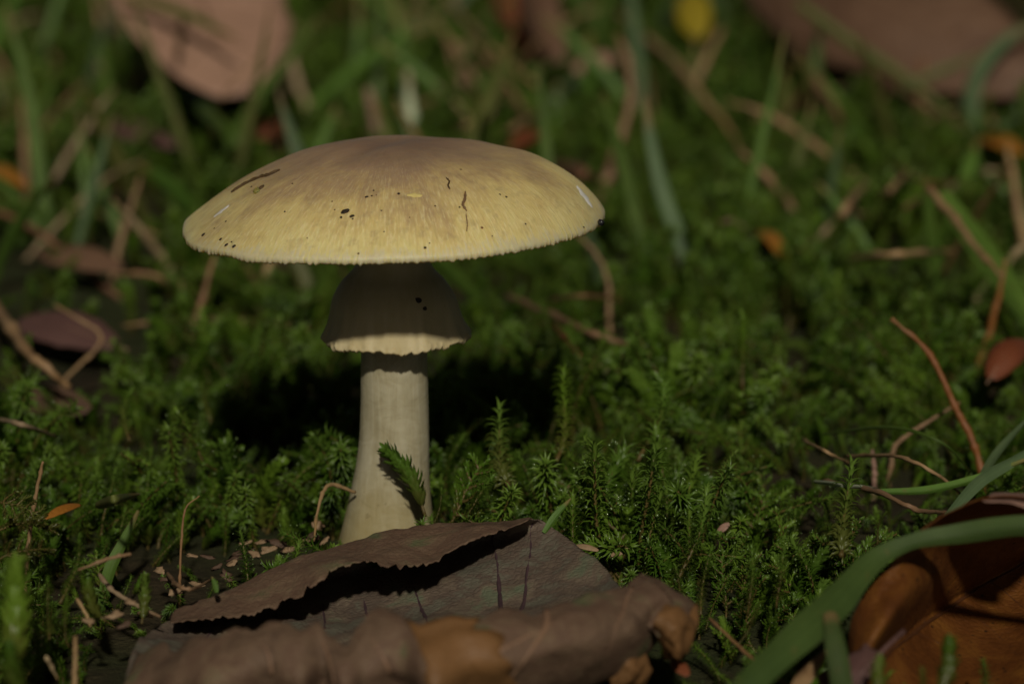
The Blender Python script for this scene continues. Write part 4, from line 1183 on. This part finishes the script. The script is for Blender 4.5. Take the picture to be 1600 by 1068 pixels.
# ---------------------------------------------------------------- other fallen leaves and bits
def leaf(px0, py0, px1, py1, h0, h1, wpx, mat, label, ribmat='leaf_rib', curl=0.3, tilt=0.0, fold=0.15, name='fallen_leaf', seed=0, cat='leaf', depth=None):
    """a leaf from its stalk end (px0,py0) to its tip, resting at heights h0,h1; wpx full width"""
    a = on(px0, py0, h0) if depth is None else at(px0, py0, depth[0])
    b = on(px1, py1, h1) if depth is None else at(px1, py1, depth[1])
    d = (a - CAM).dot(FWD)
    w = wpx * d / FPX / 2
    ax = (b - a); L = ax.length; ax.normalize()
    view = -((a + b) / 2 - CAM).normalized()
    nrm = (view * 0.75 + Vector((0, 0, 0.65)))
    nrm = (nrm - ax * nrm.dot(ax)).normalized()
    nrm = Matrix.Rotation(tilt, 3, ax) @ nrm
    sd = ax.cross(nrm).normalized()
    nu, nv = 13, 25
    def pt(s, t):
        hw = w * (math.sin(math.pi * min(1, s * 0.94 + 0.03)) ** 0.62) * (1 + 0.07 * mnoise.noise(Vector((s * 9, t * 1.0, seed))))
        z = fold * abs(t) * hw - curl * hw * t * t + curl * L * 0.25 * math.sin(math.pi * s) + 0.05 * w * fbm(s * 4 + seed, t * 2, seed, 3)
        return a + ax * (L * s) + sd * (t * hw) + nrm * z
    V = [pt(j / (nv - 1), i / (nu - 1) * 2 - 1) for j in range(nv) for i in range(nu)]
    root = thing(name, label, cat, a)
    bl = part('blade', V, grid_faces(nv, nu), M[mat], root, a, True, 0.03)
    V, F = tube([a - ax * (L * 0.12) - nrm * 0.05] + [pt(f, 0) for f in (0, .15, .3, .45, .6, .75, .9, .98)], [w * 0.05] + [w * (0.05 - 0.038 * f) for f in (0, .15, .3, .45, .6, .75, .9, .98)], 6)
    part('midrib', V, F, M[ribmat], bl, a)
    if w > 1.5:
        for s in (0.2, 0.34, 0.48, 0.62, 0.76):
            for sg in (-1, 1):
                V, F = tube([pt(s + f * 0.13, sg * f * 0.9) for f in (0, .25, .5, .75, 1)], [w * 0.02 * (1 - 0.5 * f) for f in (0, .25, .5, .75, 1)], 5)
                part('vein', V, F, M[ribmat], bl, a)
    return root
leaf(250, -120, 372, 150, 0, 0, 255, 'leaf_tan', 'flat pinkish tan leaf lying under an olive blade', seed=1, curl=0.16, tilt=-.1, depth=(134, 121))
leaf(1170, -50, 1610, 125, 0, 0, 230, 'leaf_brown', 'wide dull brown leaf under crossing olive blades', seed=2, curl=0.4, tilt=.15, depth=(144, 131))
leaf(805, -60, 800, 100, 1.8, 2.0, 150, 'leaf_red', 'dark inner half of the curled brown leaf', seed=3, curl=-0.5, tilt=-.5, name='curled_leaf') if False else None
leaf(880, -70, 872, 100, 2.2, 2.8, 85, 'leaf_brown', 'curled purplish brown leaf beside pale straws', seed=4, curl=0.7, tilt=.9, name='curled_leaf', depth=(150, 139))
leaf(795, -60, 840, 95, 1.6, 1.8, 90, 'leaf_red', 'dark reddish leaf sunk inside the curled brown one', seed=5, curl=-0.4, tilt=-.6, depth=(152, 142))
leaf(130, 200, 275, 228, 1.9, 2.0, 45, 'leaf_mauve', 'mauve leaf scrap half sunk in dark moss', seed=6, curl=.3)
leaf(385, 210, 455, 195, 2.0, 2.2, 40, 'leaf_red', 'reddish brown leaf scrap just beyond the cap shoulder', seed=7)
leaf(898, 110, 972, 88, 2.2, 2.5, 36, 'leaf_tan', 'small pinkish tan leaf scrap near the hooked stalk', seed=8)
leaf(795, 232, 845, 205, 1.9, 2.1, 34, 'leaf_red', 'small dull red leaf behind the cap', seed=9)
leaf(-30, 262, 40, 292, 2.0, 2.0, 26, 'leaf_gold', 'narrow orange leaf bit in dark grass', seed=10)
leaf(1075, -15, 1095, 60, 2.6, 2.6, 55, 'leaf_yellow', 'small bright yellow leaf standing in the far turf', seed=11, tilt=.3, depth=(150, 147))
leaf(1185, 362, 1228, 408, 2.0, 2.0, 26, 'leaf_gold', 'tiny orange leaf bit sunk in green moss', seed=12)
leaf(1548, 590, 1598, 530, 1.8, 2.4, 55, 'leaf_red', 'shiny reddish brown leaf beside the orange stalk', seed=13, curl=.6)
leaf(1530, 215, 1598, 240, 2.2, 2.2, 34, 'leaf_gold', 'orange brown leaf bit below the bluish blade', seed=14)
leaf(70, 810, 125, 788, 1.6, 1.6, 16, 'leaf_gold', 'thin orange leaf strip beside feathery moss', seed=15)
leaf(900, 852, 935, 860, 1.8, 1.7, 10, 'crumb', 'pale curved husk above the withered leaf', seed=16, depth=(65.8, 65.6), name='husk', cat='husk')
leaf(955, 868, 985, 855, 1.7, 1.7, 13, 'crumb', 'pale oval husk in the moss by the star sprig', seed=17, depth=(66, 66), name='husk', cat='husk')
leaf(1121, 832, 1140, 817, 1.7, 1.8, 12, 'leaf_pink', 'small pinkish husk caught beside the star moss sprig', seed=18, depth=(67.5, 67.5), name='husk', cat='husk')
leaf(180, 540, 30, 500, 0.6, 0.6, 80, 'leaf_mauve', 'dark rotting leaf on the bare soil', seed=19, curl=.2)
leaf(20, 620, 140, 640, 0.4, 0.5, 60, 'crumb_dark', 'dark leaf litter below the thick root', seed=20, curl=.2)
leaf(60, 395, 190, 420, 0.8, 0.8, 50, 'leaf_brown', 'brown leaf half hidden behind the crooked twig', seed=21, curl=.2)
leaf(1050, 1030, 1075, 1055, 0.6, 0.6, 22, 'leaf_red', 'dark red leaf bit under the curled lobes', seed=22, depth=(58.5, 58))

# litter by the stem foot
LITTER = [(380, 862, 26, 9), (398, 866, 20, 8), (420, 858, 22, 9), (438, 850, 30, 9), (455, 858, 24, 10), (470, 848, 20, 9), (490, 838, 16, 12), (498, 820, 14, 14), (508, 845, 18, 8), (370, 872, 22, 7), (412, 846, 18, 7), (385, 848, 16, 7),
          (355, 900, 18, 12), (365, 880, 14, 9), (275, 925, 20, 12), (262, 905, 18, 9), (250, 890, 16, 8), (310, 912, 22, 7), (340, 885, 15, 8), (232, 960, 18, 8), (180, 960, 18, 10), (196, 975, 15, 9), (140, 970, 14, 8), (205, 940, 13, 8), (325, 870, 18, 6), (300, 868, 16, 6)]
for i, (px, py, l, w) in enumerate(LITTER):
    p = on(px, py, 0.75 if px > 220 else 1.6)
    mat = M['crumb'] if i % 3 else M['crumb_dark']
    blob('litter_flake', p, (rng.uniform(-.4, .4), -0.6, 0.8), w / 68 * 0.6, mat, 'dry tan flake of leaf litter between the stem foot and the moss', 'litter flake', 'flakes of leaf litter', 0.35, i + 40, l / w * 1.1, (1, rng.uniform(-.9, .9), rng.uniform(-.4, .8)), 1.3)

# ---------------------------------------------------------------- moss shoots that stand out singly
def sprig(kind, k, foot, tip, label, mat='moss_tip', group=None, spin=0.0, fat=1.0):
    """foot and tip as (px, py, depth)"""
    (sv, sf), (lv, lf) = KIND[kind][k % len(KIND[kind])]
    a, b = at(*foot), at(*tip)
    top = Vector(sv[-1])
    rot = top.rotation_difference(b - a).to_matrix() @ Matrix.Rotation(spin, 3, 'Z')
    q = (rot @ top).rotation_difference(b - a).to_matrix() @ rot
    s = (b - a).length / top.length
    root = thing('moss_shoot', label, 'moss', a, group)
    for nm, (v, f), m in (('stem', (sv, sf), M['moss_stem']), ('leaves', (lv, lf), M[mat])):
        f2 = max(s, 0.75) * fat
        V = []
        n = len(v)
        if True:
            V = [(q @ Vector(x)) * s for x in v]
        o = part(nm, V, f, m, root, Vector((0, 0, 0)))
        if nm == 'leaves': o['kind'] = 'stuff'
    return root
SPR = [
 ('plump', 0, (668, 805, 67.6), (602, 702, 67.75), 'blunt green moss shoot leaning against the pale mushroom stem', 'moss_tip'),
 ('star', 0, (1050, 925, 63.8), (1105, 768, 64.6), 'tall star moss shoot with bare reddish stem and spiky head', 'moss_tip'),
 ('star', 1, (1048, 960, 63.6), (1055, 885, 63.4), 'spiky moss rosette at the foot of the tall star shoot', 'moss_tip'),
 ('star', 2, (1095, 960, 63), (1112, 855, 63.6), 'upright moss shoot beside the tall star shoot', 'moss_tip'),
 ('star', 0, (1125, 780, 67.5), (1150, 705, 68), 'bending star moss shoot near the pinkish husk', 'moss_tip'),
 ('star', 3, (1170, 960, 62.5), (1175, 855, 63), 'dense star moss shoot among its like beside the rust leaf', 'moss_tip'),
 ('star', 1, (1215, 950, 62.5), (1225, 860, 63), 'broad star moss shoot near the arching broad blade', 'moss_tip'),
 ('star', 2, (1150, 1010, 61), (1185, 945, 61), 'low star moss shoot under the arching broad blade', 'moss_tip'),
 ('star', 1, (1310, 870, 63), (1330, 730, 65), 'tall thin moss shoot near the crooked tan root', 'moss_tip'),
 ('star', 0, (1370, 850, 63), (1385, 800, 63), 'yellowish moss tip just behind the rust leaf edge', 'moss_tip'),
 ('star', 2, (1160, 610, 77), (1160, 490, 78), 'dark upright moss shoot with a pale tip in the mid carpet', 'moss'),
 ('star', 0, (1000, 720, 71), (1030, 590, 73), 'long leaning moss shoot in the mid carpet', 'moss_tip'),
 ('star', 2, (870, 720, 70), (880, 580, 72), 'tall straight moss shoot beyond the withered leaf', 'moss'),
 ('star', 1, (790, 760, 68), (780, 640, 70), 'bright wet moss shoot beside the mushroom stem', 'moss_tip'),
 ('feather', 0, (690, 835, 67.6), (735, 710, 68), 'bushy feathery moss shoot touching the mushroom stem', 'moss'),
 ('star', 0, (715, 830, 67), (770, 745, 67.3), 'low bright moss shoot behind the withered leaf crest', 'moss_tip'),
 ('star', 3, (660, 830, 67.3), (690, 765, 67.5), 'small moss shoot at the foot of the mushroom stem', 'moss_tip'),
 ('star', 0, (95, 945, 61), (123, 838, 61.5), 'yellow green star moss sprig over glossy moss', 'moss_tip'),
 ('star', 1, (75, 1000, 60), (75, 905, 60.5), 'round star moss tuft below the yellow green sprig', 'moss_tip'),
 ('star', 3, (110, 1010, 60), (105, 930, 60.3), 'second star moss tuft below the yellow green sprig', 'moss'),
 ('plump', 0, (222, 975, 61.5), (228, 900, 61.8), 'blunt glossy moss shoot beside the withered leaf', 'moss_tip'),
 ('plump', 1, (165, 970, 61), (138, 903, 61.2), 'blunt glossy moss shoot leaning over litter', 'moss'),
 ('feather', 0, (-10, 880, 63), (85, 865, 63), 'feathery moss frond lying level', 'moss_tip'),
 ('feather', 1, (-10, 830, 64), (90, 820, 64), 'feathery moss frond lying above its like', 'moss'),
 ('feather', 1, (-15, 780, 65), (70, 790, 65), 'short feathery moss frond by the slim tan straw', 'moss_tip'),
 ('plump', 0, (20, 1060, 56), (30, 880, 57), 'thick blurred moss shoot rising in front of the fronds', 'moss'),
 ('plump', 1, (60, 1110, 54), (15, 1010, 54), 'thick blurred moss shoot leaning in glossy moss', 'moss'),
 ('star', 2, (330, 660, 75), (315, 600, 76), 'pale moss tip in the shaded hollow behind litter', 'moss_tip'),
 ('star', 0, (200, 690, 73), (205, 610, 74), 'upright moss shoot beyond the pale straw', 'moss_tip'),
 ('plump', 0, (1460, 1100, 54.8), (1485, 1000, 55.5), 'wet dark moss shoot standing before the rust leaf', 'moss'),
 ('plump', 1, (1390, 1100, 54.5), (1375, 1030, 55), 'dark plump moss shoot at the foot of the rust leaf', 'moss'),
 ('star', 1, (1420, 1100, 54.6), (1440, 1045, 55), 'low wet moss shoot between two dark plump ones', 'moss'),
]
for i, s in enumerate(SPR):
    sprig(s[0], s[1], s[2], s[3], s[4], s[5], None, i * 1.3)

# ---------------------------------------------------------------- unseen trees added around the scene: their crowns close most of the sky
def forest():
    r = random.Random(3)
    bark = mat_plain('tree_bark', (0.05, 0.04, 0.03), (0.11, 0.09, 0.07), 6, 0.85, 0.2, 0.8)
    leafm = mat_moss('tree_leaf', (0.20, 0.12, 0.02), (0.28, 0.15, 0.025), (0.34, 0.16, 0.03), 0.45, False)  # golden brown so that the light bounced off the crowns is warm
    tv, tf = tube([(0, 0, -20), (0, 0, 60), (8, 4, 300), (3, 12, 600), (10, 6, 950)], [26, 18, 15, 12, 6], 12)
    for k in range(9):
        a, h = k * 2.4, 230 + k * 75
        L = 240 + r.uniform(-40, 60)
        v, f = tube([(4, 5, h), (4 + math.cos(a) * L * .5, 5 + math.sin(a) * L * .5, h + 60), (4 + math.cos(a) * L, 5 + math.sin(a) * L, h + 90)], [7, 4, 1.5], 7)
        o = len(tv); tv = list(tv) + list(v); tf = list(tf) + [tuple(i + o for i in q) for q in f]
    cv, cf = [], []
    for k in range(9000):
        while True:
            d = Vector((r.uniform(-1, 1), r.uniform(-1, 1), r.uniform(-1, 1)))
            if 0.25 < d.length < 1: break
        c = Vector((d.x * 330, d.y * 330, 640 + d.z * 430))
        c += Vector((mnoise.noise(c * .012), mnoise.noise(c * .012 + Vector((7, 0, 0))), mnoise.noise(c * .012 + Vector((0, 7, 0))))) * 60
        a = Vector((r.gauss(0, 1), r.gauss(0, 1), r.gauss(0, .6))).normalized(); b = a.orthogonal().normalized()
        s = r.uniform(9, 17)
        o = len(cv)
        cv += [c - a * s, c + b * s * .5 - a * s * .1, c + a * s, c - b * s * .5 - a * s * .1]
        cf.append((o, o + 1, o + 2, o + 3))
    tm, cm = mesh('trunk', tv, tf, bark), mesh('crown', cv, cf, leafm, False)
    n = 0
    for ring, (dist, count) in enumerate(((420, 7), (760, 12))):
        for k in range(count):
            az = 2 * math.pi * (k + 0.5 * ring) / count + r.uniform(-.12, .12)
            if abs(math.atan2(math.sin(az), math.cos(az))) < (0.75 if ring == 0 else 0.5): continue      # the gap the sun comes through
            dd = dist + r.uniform(-50, 60)
            d = Vector((math.sin(az), -math.cos(az), 0)) * dd
            t = thing('sky_block_tree', 'tall leafy tree added out of view to block the sky', 'tree', (d.x, d.y, gz(d.x, d.y)), 'trees added to block the sky')
            t.rotation_euler.z = r.uniform(0, 6.28)
            for nm, me in (('trunk', tm), ('crown', cm)):
                link(nm, me, t)
    for k in range(22):  # undergrowth added to close the open band of sky above the horizon
        az = 2 * math.pi * k / 22 + r.uniform(-.05, .05)
        dd = 600 + r.uniform(-40, 60)
        sc = 0.27 if abs(math.atan2(math.sin(az), math.cos(az))) < 0.5 else 0.44
        d = Vector((math.sin(az), -math.cos(az), 0)) * dd
        t = thing('low_sky_block_tree', 'low young tree added out of view to close the sky near the horizon', 'tree', (d.x, d.y, gz(d.x, d.y) - 40 * sc), 'young trees added to close the low sky')
        t.rotation_euler.z = r.uniform(0, 6.28)
        t.scale = (sc * 1.15, sc * 1.15, sc)
        for nm, me in (('trunk', tm), ('crown', cm)):
            link(nm, me, t)
forest()
